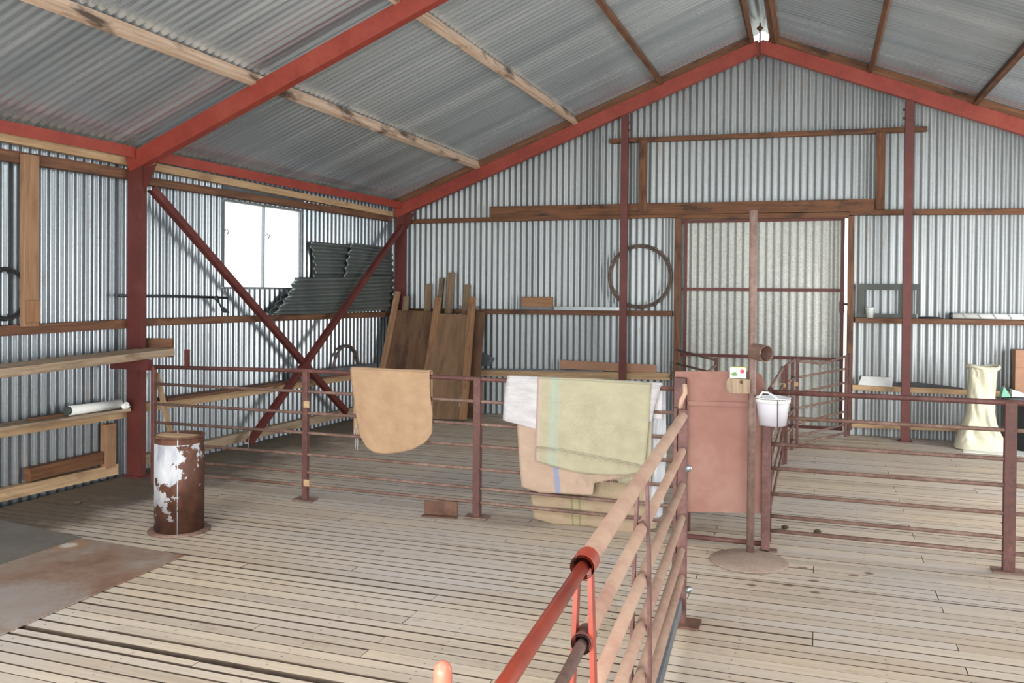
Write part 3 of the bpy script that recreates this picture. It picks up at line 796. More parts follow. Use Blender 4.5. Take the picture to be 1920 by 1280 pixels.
# inner telescoping rail with its own gate
o2 = thing('slide_gate', 'bright red pipe sliding out of the near pen gate towards the viewer', 'gate', (gx(1.2), 1.2, 0))
for i, (mat, r) in enumerate(((M['red_bright'], .0145), (M['pipe'], .0125))):
    pipe_rail(o2, [(gx(.45), .45, GZ[i]-.002), (gx(Y0+.03), Y0+.03, GZ[i]-.002)], r, mat, 'rail', 16)
mb = MB(); mb.bar((gx(.45), .45, 0), (gx(.45), .45, 1.02), .03, .03, (0, 1, 0)); mb.build('post', M['red_bright'], o2)

M['post_pink'] = mottled('flash bright red pipe', [(.3, sr(176, 92, 74)), (.7, sr(206, 128, 106))], 6, 5, .4)  # brighter red puts flash glare into the near post's colour
# short red foreground post
c = atY(830, 1262, 1.87)
mb = MB(); r = .0225
zt = atY(830, 1238, 1.87).z
mb.lathe([(r, 0), (r, zt-.03), (r*.96, zt-.018), (r*.75, zt-.008), (r*.4, zt-.002), (0, zt)], (c.x, 1.87, 0), 24)
tag(mb.build('pipe_post', M['post_pink']), 'round topped red pipe post at the bottom edge of the picture', 'post')

# ------------------------------------------------------------------ drafting gate (guillotine) and race behind it
YP = 5.62
o = thing('guillotine_gate', 'faded red sheet metal drop gate in its frame behind the pole', 'gate', (-.55, YP, 0))
P = lambda x, y: atY(x, y, YP)
sh = [P(1288, 959), P(1426, 962), P(1434, 720), P(1428, 702), P(1414, 696), P(1266, 696), P(1264, 720), P(1288, 730)]
mb = MB(); mb.prism(sh, (0, .004, 0)); mb.build('sheet', M['panel_red'], o)
mb = MB(); a, b = P(1290, 755), P(1410, 758); mb.bar(a-Vector((0, .006, 0)), b-Vector((0, .006, 0)), .012, .028); mb.build('stiffener', M['panel_red'], o)
mb = MB(); a, b = P(1413, 798), P(1432, 798); mb.prism([P(1414, 961), P(1431, 961), P(1431, 800), P(1414, 800)], (0, -.012, 0)); mb.build('edge_strip', M['panel_red'], o)
xl, xr2 = P(1276, 850).x, P(1437, 900).x
mb = MB(); mb.bar((xl, YP-.035, 0), (xl, YP-.035, 1.05), .06, .075, (1, 0, 0)); mb.build('frame_post', M['post'], o, bevel=.004)
mb = MB(); mb.bar((xr2, YP-.04, 0), (xr2, YP-.04, .99), .07, .052, (1, 0, 0)); mb.build('frame_post', M['post'], o, bevel=.004)
mb = MB(); mb.tube([(xl, YP-.03, .035), (xr2, YP-.03, .035)], .016, 10); mb.build('bottom_rail', M['post'], o)
mb = MB(); mb.box((xr2-.03, YP-.075, 0), (xr2+.07, YP-.01, .008)); mb.build('foot_plate', M['pipe'], o)
# right side wing: rails converging on the race posts
o = thing('race_fence', 'red race side panel running back from the drop gate on its right', 'fence', (-.28, 7.4, 0))
p8, p9 = Vector((-.29, 8.44, 0)), Vector((-.197, 9.3, 0))
xs = lambda Y: lerp(-.275, p8.x, (Y-5.75)/(8.44-5.75))
for Y, z in ((5.80, .99), (8.44, .915)):
    mb = MB(); mb.bar((xs(Y), Y, 0), (xs(Y), Y, z), .045, .032, (1, 0, 0)); mb.build('post', M['post'], o, bevel=.003)
for z0, z1 in ((.985, .905), (.82, .74), (.65, .57), (.48, .41), (.32, .25), (.16, .10)):
    pipe_rail(o, [(xs(5.8), 5.8, z0), (xs(8.44), 8.44, z1)], .012, M['pipe'])
o = thing('race_fence', 'short red rail panel between the two race posts near the sliding door', 'fence', ((p8.x+p9.x)/2, 8.9, 0))
for i, z in enumerate((.92, .74, .575, .42, .25, .10)): pipe_rail(o, [(p8.x+.02, p8.y+.04, z-.005), (p9.x-.01, p9.y-.03, z)], .0125, M['pipe'])
mb = MB(); mb.bar((p8.x+.03, p8.y+.04, 0), (p8.x+.03, p8.y+.04, .93), .04, .03, (1, 0, 0)); mb.build('post', M['post'], o, bevel=.003)
mb = MB(); mb.bar((p9.x-.03, p9.y-.03, 0), (p9.x-.03, p9.y-.03, .935), .04, .035, (1, 0, 0)); mb.build('post', M['post'], o, bevel=.003)
for px, py, Y in ((1468, 722, 8.40),):
    p = atY(px, py, Y); mb = MB(); mb.box((p.x-.028, Y-.02, p.z-.018), (p.x+.028, Y, p.z+.02)); mb.build('latch', M['pale'], o)
o = thing('race_gate', 'pink brown pipe gate with a bent top rail standing in front of the sliding door', 'gate', (.1, 9.9, 0))
A9, B9 = Vector((p9.x+.02, 9.32, 0)), Vector((.352, 10.36, 0))
ZL = (.905, .735, .573, .418, .262, .13, .045); ZR = (.91, .765, .612, .430, .290, .145, .05)
for i, (z0, z1) in enumerate(zip(ZL, ZR)):
    a, b = Vector((A9.x, A9.y, z0)), Vector((B9.x, B9.y, z1))
    pts = [a, b] if i else [a, a.lerp(b, .42)-Vector((0, 0, .055)), a.lerp(b, .55)-Vector((0, 0, .05)), b]
    pipe_rail(o, pts, .014 if i == 0 else .0115, M['pipe'])
for q, z in ((A9, .94), (B9, .925), (B9.lerp(A9, .07), .90)):
    mb = MB(); mb.bar((q.x, q.y, .01), (q.x, q.y, z), .035, .03, (1, 0, 0)); mb.build('post', M['post'], o, bevel=.003)
p = atY(1491, 720, 9.27); mb = MB(); mb.box((p.x-.04, 9.26, p.z-.02), (p.x+.03, 9.28, p.z+.022)); mb.build('latch', M['pale'], o)
# left side of the race
o = thing('race_fence', 'red race side rails left behind the drop gate, reaching the left door jamb', 'fence', (-1.1, 8.5, 0))
L0, L1, L2 = Vector((-.80, 5.85, 0)), Vector((-.93, 8.7, 0)), Vector((-1.56, 10.3, 0))
for q, z in ((L0, .99), (L1, .955)):
    mb = MB(); mb.bar((q.x, q.y, 0), (q.x, q.y, z), .045, .035, (1, 0, 0)); mb.build('post', M['post'], o, bevel=.003)
for z0, z1, z2 in ((.97, .93, .915), (.81, .80, .75), (.64, .62, .60), (.48, .45, .44), (.3, .28, .27), (.14, .12, .11)):
    pipe_rail(o, [(L0.x, L0.y, z0), (L1.x, L1.y, z1-.05 if z0 > .9 else z1)], .012, M['pipe']); pipe_rail(o, [(L1.x, L1.y, z1), (L2.x, L2.y, z2)], .012, M['pipe'])
# wire tied round the girt end by the door
mb = MB(); p = atY(1257, 695, YG-.016)
mb.tube([p+Vector((.02*math.cos(k*.9)+.004*k*.3, -.01*(k % 2), .012*k-.10+.03*math.sin(k*1.3))) for k in range(18)], .004, 5)
tag(mb.build('wire_tie', M['hoop']), 'twist of dark wire on the girt end left of the door jamb', 'wire')

# ------------------------------------------------------------------ pole stand, bucket, box
base = Vector((-.365, 5.31, 0)); px_, py_ = -.366, 5.45
o = thing('pole_stand', 'tall dusty steel pole on a round base plate in front of the red drop gate', 'pole', base)
mb = MB(); mb.lathe([(.0, 0), (.225, 0), (.228, .004), (.222, .010), (.10, .020), (.0, .024)], base, 48); mb.build('base_plate', M['base'], o)
mb = MB(); mb.tube([(px_, py_, .015), (px_, py_, 1.2), (px_-.004, py_, 2.10)], .0235, 16); mb.build('pole', M['pole'], o)
a, b = atY(1363, 722, py_-.03), atY(1407, 722, py_-.03)
mb = MB(); z0, z1 = atY(1380, 737, py_-.03).z, atY(1380, 708, py_-.03).z
mb.prism([(a.x+.02, py_-.065, z0), (b.x, py_-.065, z0+.004), (b.x, py_-.065, z1-.005), (a.x+.01, py_-.065, z1), (a.x, py_-.065, z1-.02), (a.x, py_-.065, z0+.03)], (0, .045, 0))
t = mb.build('timber_block', M['shelf'], o, bevel=.003)
q = atY(1390, 716, py_-.066); mb = MB(); mb.lathe([(0, -.006), (.008, -.006), (.010, 0), (.010, .004)], q, 10, axis='Y'); mb.build('bolt', M['rust'], t)
c = atY(1426, 661, py_-.06); d = Vector((.62, -.72, -.05)).normalized()
mb = MB(); R1, R2 = .050, .045; s0, s1 = c-d*.055, c+d*.055
mb.tube([s0, s1], R1, 24, caps=False); mb.tube([s0, s1], R2, 24, caps=False)
def ring(mb, p, d, r0, r1):
    a_ = d.orthogonal().normalized(); b_ = d.cross(a_); n = 24
    A = [mb.bm.verts.new(p+(a_*math.cos(2*PI*k/n)+b_*math.sin(2*PI*k/n))*r0) for k in range(n)]; B = [mb.bm.verts.new(p+(a_*math.cos(2*PI*k/n)+b_*math.sin(2*PI*k/n))*r1) for k in range(n)]
    for k in range(n): mb.face([A[k], A[(k+1) % n], B[(k+1) % n], B[k]])
ring(mb, s1, d, R1, R2); ring(mb, s0, d, R1, R2)
mb.build('pipe_holder', M['pipe'], o)
mb = MB(); hk = [Vector((px_+.02, py_-.01, atY(1412, 741, py_).z)), atY(1424, 748, py_-.06)]; mb.tube(hk+[hk[1]+Vector((.01, -.02, .012))], .006, 8); mb.build('hook', M['hoop'], o)
# carton on the block
a, b = atY(1369, 700, py_-.05), atY(1399, 700, py_-.05); zt = z1+.0005
o = thing('tea_carton', 'small white and green carton on the timber block of the pole', 'carton', ((a.x+b.x)/2, py_-.045, zt))
hh = .062
mb = MB(); mb.box((a.x, py_-.062, zt), (b.x, py_-.028, zt+hh)); mb.build('box', M['white'], o, bevel=.001)
M['leaf'] = flat('leaf green print', sr(110, 150, 96)); M['redprint'] = flat('red print', sr(214, 70, 84)); M['yellowish'] = flat('yellow carton lid', sr(206, 196, 120))
mb = MB(); yy = py_-.0626
for k in range(7):
    an = .3+k*.42; p = Vector((a.x+.026, yy, zt+.014)); q = p+Vector((.030*math.cos(an), 0, .034*math.sin(an))); n_ = Vector((-math.sin(an), 0, math.cos(an)))*.004
    m_ = (p+q)/2; mb.face([mb.bm.verts.new(v) for v in (p, m_-n_, q, m_+n_)])
mb.build('leaf_print', M['leaf'], o)
mb = MB(); mb.lathe([(0, 0), (.013, -.0002)], (b.x-.022, yy-.0002, zt+.042), 20, axis='Y'); mb.build('round_mark', M['redprint'], o)
mb = MB(); mb.box((a.x+.004, py_-.06, zt+hh), (b.x-.004, py_-.03, zt+hh+.006)); mb.build('lid_flap', M['yellowish'], o)
# bucket
bc = atY(1449, 770, py_-.10); zt_, zb_ = atY(1449, 745, bc.y).z, atY(1449, 796, bc.y).z
o = thing('plastic_bucket', 'translucent white bucket hanging from the pole with pink dregs in it', 'bucket', (bc.x, bc.y, zb_))
H_ = zt_-zb_
mb = MB(); mb.lathe([(0, .004), (.074, .004), (.090, H_-.03), (.091, H_), (.096, H_), (.094, H_-.032), (.078, 0), (0, 0)], (bc.x, bc.y, zb_), 36); mb.build('pail', M['bucket'], o)
mb = MB(); mb.lathe([(.094, H_-.028), (.100, H_-.026), (.101, H_+.002), (.096, H_+.003)], (bc.x, bc.y, zb_), 36, closed_prof=True); mb.build('rim', M['white'], o)
M['pink'] = flat('pink dregs', sr(206, 160, 190)); mb = MB(); mb.lathe([(0, .005), (.070, .005), (.076, .045), (.05, .052), (0, .05)], (bc.x, bc.y, zb_), 24); mb.build('dregs', M['pink'], o)
mb = MB(); pts = [Vector((bc.x-.085, bc.y-.02, zt_-.02))]
for px, py in ((1425, 742), (1430, 735), (1440, 736), (1452, 743), (1457, 748)): q = atY(px, py, bc.y-.03-.06*(px-1425)/32); pts.append(q)
mb.tube(pts, .006, 8); mb.build('handle', M['white'], o)
mb = MB(); mb.tube([(bc.x+.099*math.cos(2*PI*k/32), bc.y+.099*math.sin(2*PI*k/32), zt_-.004) for k in range(32)], .003, 6, closed=True)
xw_ = atY(1458, 770, bc.y-.09).x; mb.tube([(xw_, bc.y-.099, zt_-.004), (xw_, bc.y-.094, zb_+.08), (xw_, bc.y-.08, zb_-.005), (xw_, bc.y-.06, zb_-.02), (xw_+.006, bc.y-.06, zb_-.03)], .003, 6); mb.build('wire', M['hoop'], o)

# ------------------------------------------------------------------ sacks on the fence
def cloth(name, label, cat, mat, Y, top, bot, left, right, folds=.012, seed=0, nu=36, nv=40, back=None, solid=.004, topz_off=0., parent=None, group=None, flip=1):
    T = [atY(x, y, Y) for x, y in top]; B = [atY(x, y, Y) for x, y in bot]; L = [atY(x, y, Y) for x, y in left]; R = [atY(x, y, Y) for x, y in right]
    f = coons(T, B, L, R)
    ph = seed*1.7
    def fn(u, v):
        p = f(u, v)
        dz = noise.noise(Vector((u*3.2+seed*9, v*1.0, seed)))*folds*(.25+v)+math.sin(u*9+ph+v*1.5)*folds*.45*v+noise.noise(Vector((u*9, v*7, seed+3)))*folds*.25
        p.y += -abs(folds)*.3+dz
        return p
    mb = MB(); mb.grid(fn, nu, nv, lambda a, b: (a, 1-b))
    if back:   # over the rail and down behind
        def fb(u, v):
            p = fn(u, 0).copy(); an = v*PI
            w = .020+.004*math.sin(u*7+seed)
            if v <= .3:
                a = v/.3*PI; p.y += w*(1-math.cos(a))+.004; p.z += w*.55*math.sin(a)
            else:
                k = (v-.3)/.7; p.y += 2*w+.004+.01*math.sin(u*8+seed)*k; p.z -= back*k*(1+.08*math.sin(u*5+seed))
            return p
        mb.grid(fb, nu, 20, lambda a, b: (a, 1+b*.4))
        bmesh.ops.remove_doubles(mb.bm, verts=mb.bm.verts, dist=2e-4)
    ob = mb.build(name, mat, parent, solid=solid)
    return tag(ob, label, cat, group) if not parent else ob
YS = YF-.034
o1 = cloth('hessian_sack', 'orange hessian sack draped over the fence between the two left posts', 'sack', M['hessian'], YS,
      [(657, 691), (730, 694), (806, 698)], [(674, 812), (690, 838), (704, 848), (722, 851), (745, 849), (775, 842), (800, 828), (810, 812)],
      [(657, 691), (660, 720), (666, 770), (674, 812)], [(806, 698), (807, 735), (812, 775), (811, 800), (810, 812)], .016, 1, back=.47)
# white plastic under the yellow one
cloth('plastic_sack', 'white plastic sack on the fence peeping out left of the yellow green sack', 'sack', M['plastic_white'], YS-.004,
      [(951, 708), (1040, 710), (1238, 722)], [(944, 787), (975, 795), (1010, 806), (1100, 800), (1222, 790)],
      [(951, 708), (946, 745), (944, 787)], [(1240, 722), (1228, 760), (1222, 790)], .014, 2, back=.22)
cloth('woven_sack', 'pinkish brown woven sack with a grey blue stripe below the yellow green sack', 'sack', M['hessian_pink'], YS-.002,
      [(969, 780), (1100, 782), (1190, 786)], [(978, 912), (1010, 924), (1060, 925), (1112, 928), (1114, 905), (1150, 898), (1196, 890)],
      [(969, 780), (973, 850), (978, 912)], [(1190, 786), (1194, 840), (1196, 890)], .014, 3, back=None)
cloth('woven_sack', 'yellow green woven sack draped over the fence, largest of the hanging sacks', 'sack', M['woven_yellow'], YS-.016,
      [(1008, 709), (1110, 714), (1221, 721)], [(1003, 864), (1040, 874), (1085, 886), (1130, 891), (1175, 890), (1208, 884)],
      [(1008, 709), (1006, 780), (1003, 864)], [(1221, 721), (1216, 800), (1208, 884)], .010, 4, back=.62)
# frayed inner layer edge on the yellow sack
ys = bpy.data.objects['woven_sack.001']
mb = MB(); rnd = random.Random(5)
edge = [(1004, 838), (1050, 842), (1100, 852), (1150, 862), (1208, 874)]
for k in range(46):
    p = poly_at([atY(x, y, YS-.040) for x, y in edge], k/45); l = rnd.uniform(.01, .035)
    mb.tube([p, p+Vector((rnd.uniform(-.012, .012), -.003, -l*.6)), p+Vector((rnd.uniform(-.015, .015), -.002, -l))], .0012, 4)
for k in range(26):
    p = poly_at([atY(x, y, YS-.034) for x, y in ((1085, 886), (1130, 890), (1175, 889), (1208, 884))], k/25); l = rnd.uniform(.02, .12)
    mb.tube([p, p+Vector((rnd.uniform(-.01, .01), -.004, -l*.5)), p+Vector((rnd.uniform(-.02, .02), 0, -l))], .0011, 4)
mb.build('fray', M['woven_yellow'], ys)
mb = MB(); pts = [atY(x, y, YS-.036) for x, y in edge]
mb.tube(pts, .004, 6); mb.build('hem', M['woven_yellow'], ys)
# tan sack and clear film behind the rails
cloth('woven_sack', 'tan woven sack with green stripes hanging behind the lowest rails', 'sack', M['hessian_tan'], YF+.05,
      [(990, 880), (1100, 880), (1236, 890)], [(1001, 970), (1040, 982), (1110, 986), (1170, 1000), (1230, 990)],
      [(990, 880), (995, 925), (1001, 970)], [(1236, 890), (1236, 940), (1230, 990)], .02, 6, back=None)
cloth('plastic_sheet', 'clear plastic sheet hanging behind the rails right of the yellow green sack', 'sheet', M['clear'], YF+.045,
      [(1212, 726), (1230, 727), (1248, 730)], [(1208, 960), (1225, 980), (1240, 965)],
      [(1212, 726), (1210, 850), (1208, 960)], [(1248, 730), (1250, 850), (1242, 965)], .02, 7, back=None, solid=.002)
# string on the hessian sack
mb = MB(); p = atY(670, 800, YF+.02)
for dx in (0, .012):
    mb.tube([p+Vector((dx, 0, .03)), p+Vector((-.02+dx, -.01, -.03)), p+Vector((.0+dx*1.4, -.02, -.10)), p+Vector((-.006+dx*1.6, -.02, -.17))], .003, 6)
mb.build('tie_string', M['plastic_white'], bpy.data.objects['hessian_sack'])

# ------------------------------------------------------------------ drum and floor plates
dc = Vector((-3.955, 4.645, 0)); dr = .156
o = thing('steel_drum', 'open rusty steel drum with flaking white paint on the boards by the shelf', 'drum', dc)
mb = MB(); mb.lathe([(dr-.006, .02), (dr, .012), (dr, .628), (dr-.006, .628)], dc, 56, closed_prof=True); sd = mb.build('shell', M['drum'], o, origin=dc)
mb = MB(); mb.lathe([(0, 0), (.196, 0), (.198, .006), (.194, .012), (0, .012)], dc, 48, sx=1.0); mb.build('base_plate', M['pipe'], o)
mb = MB(); mb.lathe([(dr-.004, .622), (dr+.004, .622), (dr+.005, .634), (dr-.005, .634)], dc, 56, closed_prof=True); mb.build('rim', M['rust'], o)
mb = MB(); mb.lathe([(0, .05), (dr-.008, .05), (dr-.008, .045), (0, .045)], dc, 40); mb.build('drum_floor', M['rust'], o)
mb = MB(); v = Vector((.92, .10, 0)); p0, p1 = dc+v*(-.145)+Vector((0, -.02, .624)), dc+v*.145+Vector((0, -.02, .624)); mb.bar(p0, p1, .085, .02)
tag(mb.build('short_board', M['pale']), 'short pale board lying across the mouth of the rusty drum', 'board')
mb = MB(); mb.prism([(-4.392, 4.258, .001), (-4.392, 2.3, .001), (-3.52, 2.3, .001), (-3.506, 2.953, .001), (-3.540, 4.205, .001)], (0, 0, .005))
tag(mb.build('steel_plate', M['rust_plate']), 'rusty brown steel plate lying on the boards in the left foreground', 'plate')
mb = MB(); mb.prism([(-5.42, 4.42, .001), (-5.42, 2.2, .001), (-4.40, 2.2, .001), (-4.40, 4.27, .001)], (0, 0, .006))
tag(mb.build('steel_plate', M['dark_plate']), 'dark grey plate on the floor between the rusty plate and the left wall', 'plate')

# ------------------------------------------------------------------ left wall shelf and oddments
def pl(px, py, X): return hit(px, py, (X, 0, 0), (1, 0, 0))
# thick plank
a, b = pl(0, 701, -5.10), pl(329, 660, -5.10)
dzdy = (b.z-a.z)/(b.y-a.y)
mb = MB(); ya, yb = 2.4, b.y; za_ = lambda Y: a.z+dzdy*(Y-a.y)
mb.bar((-5.255, ya, za_(ya)), (-5.255, yb, za_(yb)), .30, .062)
pk = tag(mb.build('shelf_plank', M['shelf'], bevel=.006), 'thick worn plank forming a bench shelf left of the first column', 'shelf')
mb = MB(); mb.bar((-5.47, 5.62, za_(5.6)-.076), (-5.08, 5.62, za_(5.6)-.076), .05, .085)
tag(mb.build('shelf_bearer', M['red_dark']), 'short red steel bearer under the plank end at the first column', 'bracket')
mb = MB(); zz = za_(5.96)
mb.bar((xw(6.1)+.06, 5.93, zz+.03), (xw(6.1)+.40, 6.0, zz+.03), .03, .16); 
tag(mb.build('board_offcut', M['girt']), 'brown board offcut standing behind the plank end right of the column', 'board')
# packets on the plank
zt = lambda Y: za_(Y)+.0315
p = hit(262, 646, (0, 0, zt(5.5)), (0, 0, 1)); q = hit(228, 647, (0, 0, zt(5.3)), (0, 0, 1))
def crumple(name, lab, cat, c, sx, sy, sz, mat, seed, parent=None):
    bm = bmesh.new(); bmesh.ops.create_icosphere(bm, subdivisions=4, radius=1)
    for v in bm.verts:
        n_ = noise.noise(v.co*2.1+Vector((seed, 0, 0)))*.35+noise.noise(v.co*5+Vector((0, seed, 0)))*.14
        v.co *= 1+n_; v.co.x *= sx; v.co.y *= sy; v.co.z = (max(v.co.z, -.8)+.8)*sz
    mb = MB(); me = bpy.data.meshes.new('t'); bm.to_mesh(me); bm.free(); mb.bm.from_mesh(me); bpy.data.meshes.remove(me)
    for v in mb.bm.verts: v.co += Vector(c)
    for f_ in mb.bm.faces: f_.smooth = False
    o = mb.build(name, mat); return tag(o, lab, cat)
crumple('wrapper', 'crumpled silver grey wrapper on the plank against the column', 'wrapper', (p.x, p.y, zt(p.y)), .045, .10, .022, M['zinc'], 3)
M['blue'] = flat('blue wrapper print', sr(96, 98, 170), .4)
crumple('wrapper', 'flat blue wrapper on the plank left of the silver one', 'wrapper', (q.x, q.y, zt(q.y)), .04, .075, .010, M['blue'], 8)
# board and roll on the low girt
g0, g1 = left_at(0, 812, .085), left_at(240, 775, .085)
gz = lambda Y: lerp(g0.z, g1.z, (Y-g0.y)/(g1.y-g0.y))+.036
mb = MB(); mb.bar((xw(2.6)+.115, 2.6, gz(2.6)+.014), (xw(5.75)+.115, 5.75, gz(5.75)+.014), .19, .026)
tag(mb.build('shelf_board', M['shelf'], bevel=.002), 'grey board lying along the low girt left of the column', 'shelf')
mb = MB(); mb.bar((xw(4.9)+.10, 4.9, gz(4.9)+.038), (xw(5.6)+.09, 5.6, gz(5.6)+.038), .05, .02)
tag(mb.build('timber_strip', M['girt']), 'thin dark timber strip on the grey board of the low girt', 'board')
c0, c1 = Vector((xw(5.2)+.15, 5.20, gz(5.2)+.068)), Vector((xw(5.7)+.16, 5.68, gz(5.7)+.068))
o = thing('paper_roll', 'white roll lying on the grey board beside the column', 'roll', c0.lerp(c1, .5))
mb = MB(); mb.tube([c0, c1], .038, 18); mb.build('roll', M['white'], o)
mb = MB(); d = (c1-c0).normalized(); mb.tube([c0-d*.03, c0], .032, 18); mb.build('dark_end', M['dark'], o)
crumple('wrapper', 'scrap of white paper on the end of the low girt by the column', 'wrapper', (xw(5.72)+.20, 5.70, gz(5.7)+.027), .02, .04, .03, M['white'], 5)
# block on the bottom plate
b0, b1 = left_at(60, 893, .10), left_at(198, 872, .10)
pz = left_at(60, 906, .09).z+.02
mb = MB(); mb.bar((xw(b0.y)+.045, b0.y, .180), (xw(b1.y)+.045, b1.y, .192), .075, .10)
tag(mb.build('timber_block', M['girt_warm'], bevel=.004), 'dark brown timber block lying on the wall foot plate left of the drum', 'block')
# hose coil hung by the stud
hc = left_at(8, 551, .05)
o = thing('hose_coil', 'black hose coil hanging on the left wall at the picture edge', 'hose', hc)
for k, (r, dx) in enumerate(((.19, 0), (.175, .02), (.185, .035))):
    mb = MB(); mb.tube([(hc.x+dx+.008*math.sin(4*PI*i/48+k), hc.y+r*math.cos(2*PI*i/48)*(.92), hc.z+r*math.sin(2*PI*i/48)) for i in range(48)], .010, 8, closed=True); mb.build('turn', M['black'], o)
# black pipe along the wall with a strap
a, b = left_at(222, 554, .115), left_at(426, 558, .115)
o = thing('black_pipe', 'thin black pipe resting along the left wall behind the first column', 'pipe', a.lerp(b, .5))
mb = MB(); mb.tube([a, a.lerp(b, .5)+Vector((0, 0, .003)), b], .012, 10); mb.build('pipe', M['black'], o)
mb = MB(); p, q = left_at(404, 560, .14), left_at(425, 586, .14)
mb.grid(lambda u, v: p.lerp(q, v)+Vector((.02*math.sin(v*5+u*3), (u-.5)*.07*(1-.35*v), .03*math.sin(u*3)*(1-v))), 5, 12)
mb.build('strap', M['black'], o, solid=.006)

# corrugated iron offcuts on the girt, corrugations running along the wall
def iron(lab, top, bot, left, right, off, lean, ph, nwave, mat=None):
    T = [left_at(x, y, off) for x, y in top]; B = [left_at(x, y, off+lean) for x, y in bot]
    L = [left_at(x, y, off+lean*k/(len(left)-1)) for k, (x, y) in enumerate(left)]; R = [left_at(x, y, off+lean*k/(len(right)-1)) for k, (x, y) in enumerate(right)]
    f = coons(T, B, L, R)
    def fn(u, v):
        p = f(u, v); p.x += .015*math.sin(2*PI*nwave*v+ph); return p
    mb = MB(); mb.grid(fn, 20, int(nwave*10)); return tag(mb.build('roof_iron', mat or M['offcut_iron'], solid=.0015), lab, 'iron sheet')
iron('dark corrugated iron offcut high against the left wall beside the window', [(580, 452), (658, 459)], [(589, 521), (650, 521)],
     [(580, 452), (586, 475), (590, 500), (589, 521)], [(658, 459), (652, 490), (650, 521)], .045, .03, 0, 5)
iron('dark corrugated iron offcut high against the left wall nearest the corner', [(660, 455), (734, 465)], [(645, 524), (738, 522)],
     [(660, 455), (652, 480), (645, 524)], [(734, 465), (736, 490), (738, 522)], .075, .03, 1, 5)
iron('longest dark corrugated iron sheet standing on the girt below the window', [(551, 520), (640, 519), (738, 516)], [(512, 590), (620, 587), (738, 581)],
     [(551, 520), (549, 530), (544, 545), (530, 568), (512, 590)], [(738, 516), (738, 548), (738, 581)], .105, .045, 0, 5)
iron('narrow dark corrugated iron piece behind the longest sheet', [(531, 551), (560, 548)], [(501, 590), (530, 588)], [(531, 551), (501, 590)], [(560, 548), (530, 588)], .062, .04, 2, 3)

# channels on the low girt behind the X brace, half hoop, loose boards
lz0, lz1 = left_at(300, 760, .085), left_at(690, 702, .085)
lz = lambda Y: lerp(lz0.z, lz1.z, (Y-lz0.y)/(lz1.y-lz0.y))+.039
mb = MB(); mb.bar((xw(6.3)+.095, 6.2, lz(6.2)+.013), (xw(9.5)+.095, 9.5, lz(9.5)+.013), .15, .024)
tag(mb.build('shelf_board', M['girt']), 'brown board lying along the low girt behind the X brace', 'shelf')
for k, (pa, pb, xo, lab, m_) in enumerate((((540, 690), (680, 672), .085, 'galvanised steel channel lying on the low girt nearest the wall', 'zinc'),
                                       ((560, 695), (703, 676), .14, 'grey steel channel lying on the low girt in front of the galvanised one', 'grey_steel'))):
    A, B = left_at(*pa, xo), left_at(*pb, xo); zc = lz(8)+.06
    y0, y1 = A.y, B.y
    mb = MB(); f = lambda Y: Vector((xw(Y)+xo, Y, lz(Y)+.026))
    mb.bar(f(y0)+Vector((0, 0, .003)), f(y1)+Vector((0, 0, .003)), .05, .004)
    for s_ in (-1, 1): mb.bar(f(y0)+Vector((s_*.024, 0, .04)), f(y1)+Vector((s_*.024, 0, .04)), .003, .075)
    tag(mb.build('steel_channel', M[m_]), lab, 'channel')
p = left_at(690, 676, .30)
def hoop(name, lab, c, R, axis, r, mat, a0=0., a1=2*PI, parts=2, lean=0.):
    o = thing(name, lab, 'hoop', c+Vector((0, 0, -R)))
    for k in range(parts):
        mb = MB(); n = 64; closed = abs(a1-a0-2*PI) < 1e-3
        pts = []
        for i in range(n+(0 if closed else 1)):
            an = a0+(a1-a0)*i/n; rr = R-.022*k
            e = Vector((math.cos(an), 0, 0)) if axis == 'Y' else Vector((0, math.cos(an), 0))
            q = c+e*rr+Vector((0, 0, math.sin(an)*rr))
            q += (Vector((0, 1, 0)) if axis == 'Y' else Vector((1, 0, 0)))*(.014*k+lean*math.sin(an)*R)
            pts.append(q)
        mb.tube(pts, r, 10, closed=closed); mb.build('band', mat, o)
    return o
HC = atY(1199, 520, YG-.05)
hoop('steel_hoop', 'large brown double hoop leaning on the gable wall between post and door', HC+Vector((-.012, .085, .012)), .385, 'Y', .0135, M['hoop'], lean=.04)
c2 = left_at(690, 672, .10); c2.z = lz(c2.y)+.03
hoop('half_hoop', 'brown half hoop standing on the low girt in the far left corner', Vector((xw(9.4)+.037, 9.2, lz(9.2)+.043)), .30, 'X', .016, M['hoop'], 0, PI, 1)
# loose stick leaning behind the fence
mb = MB(); a, b = atY(294, 700, 6.15), atY(322, 822, 6.0); mb.bar(a, b, .02, .042, (1, 0, 0))
tag(mb.build('timber_stick', M['pale']), 'pale timber stick leaning behind the fence end by the first column', 'stick')
mb = MB(); a, b = atY(283, 690, 5.95), atY(284, 830, 5.95); mb.tube([a, b], .007, 8)
tag(mb.build('rod', M['white']), 'thin white conduit in place of a slit of light at the first column', 'rod')  # white rod put in for the slit of light by the column

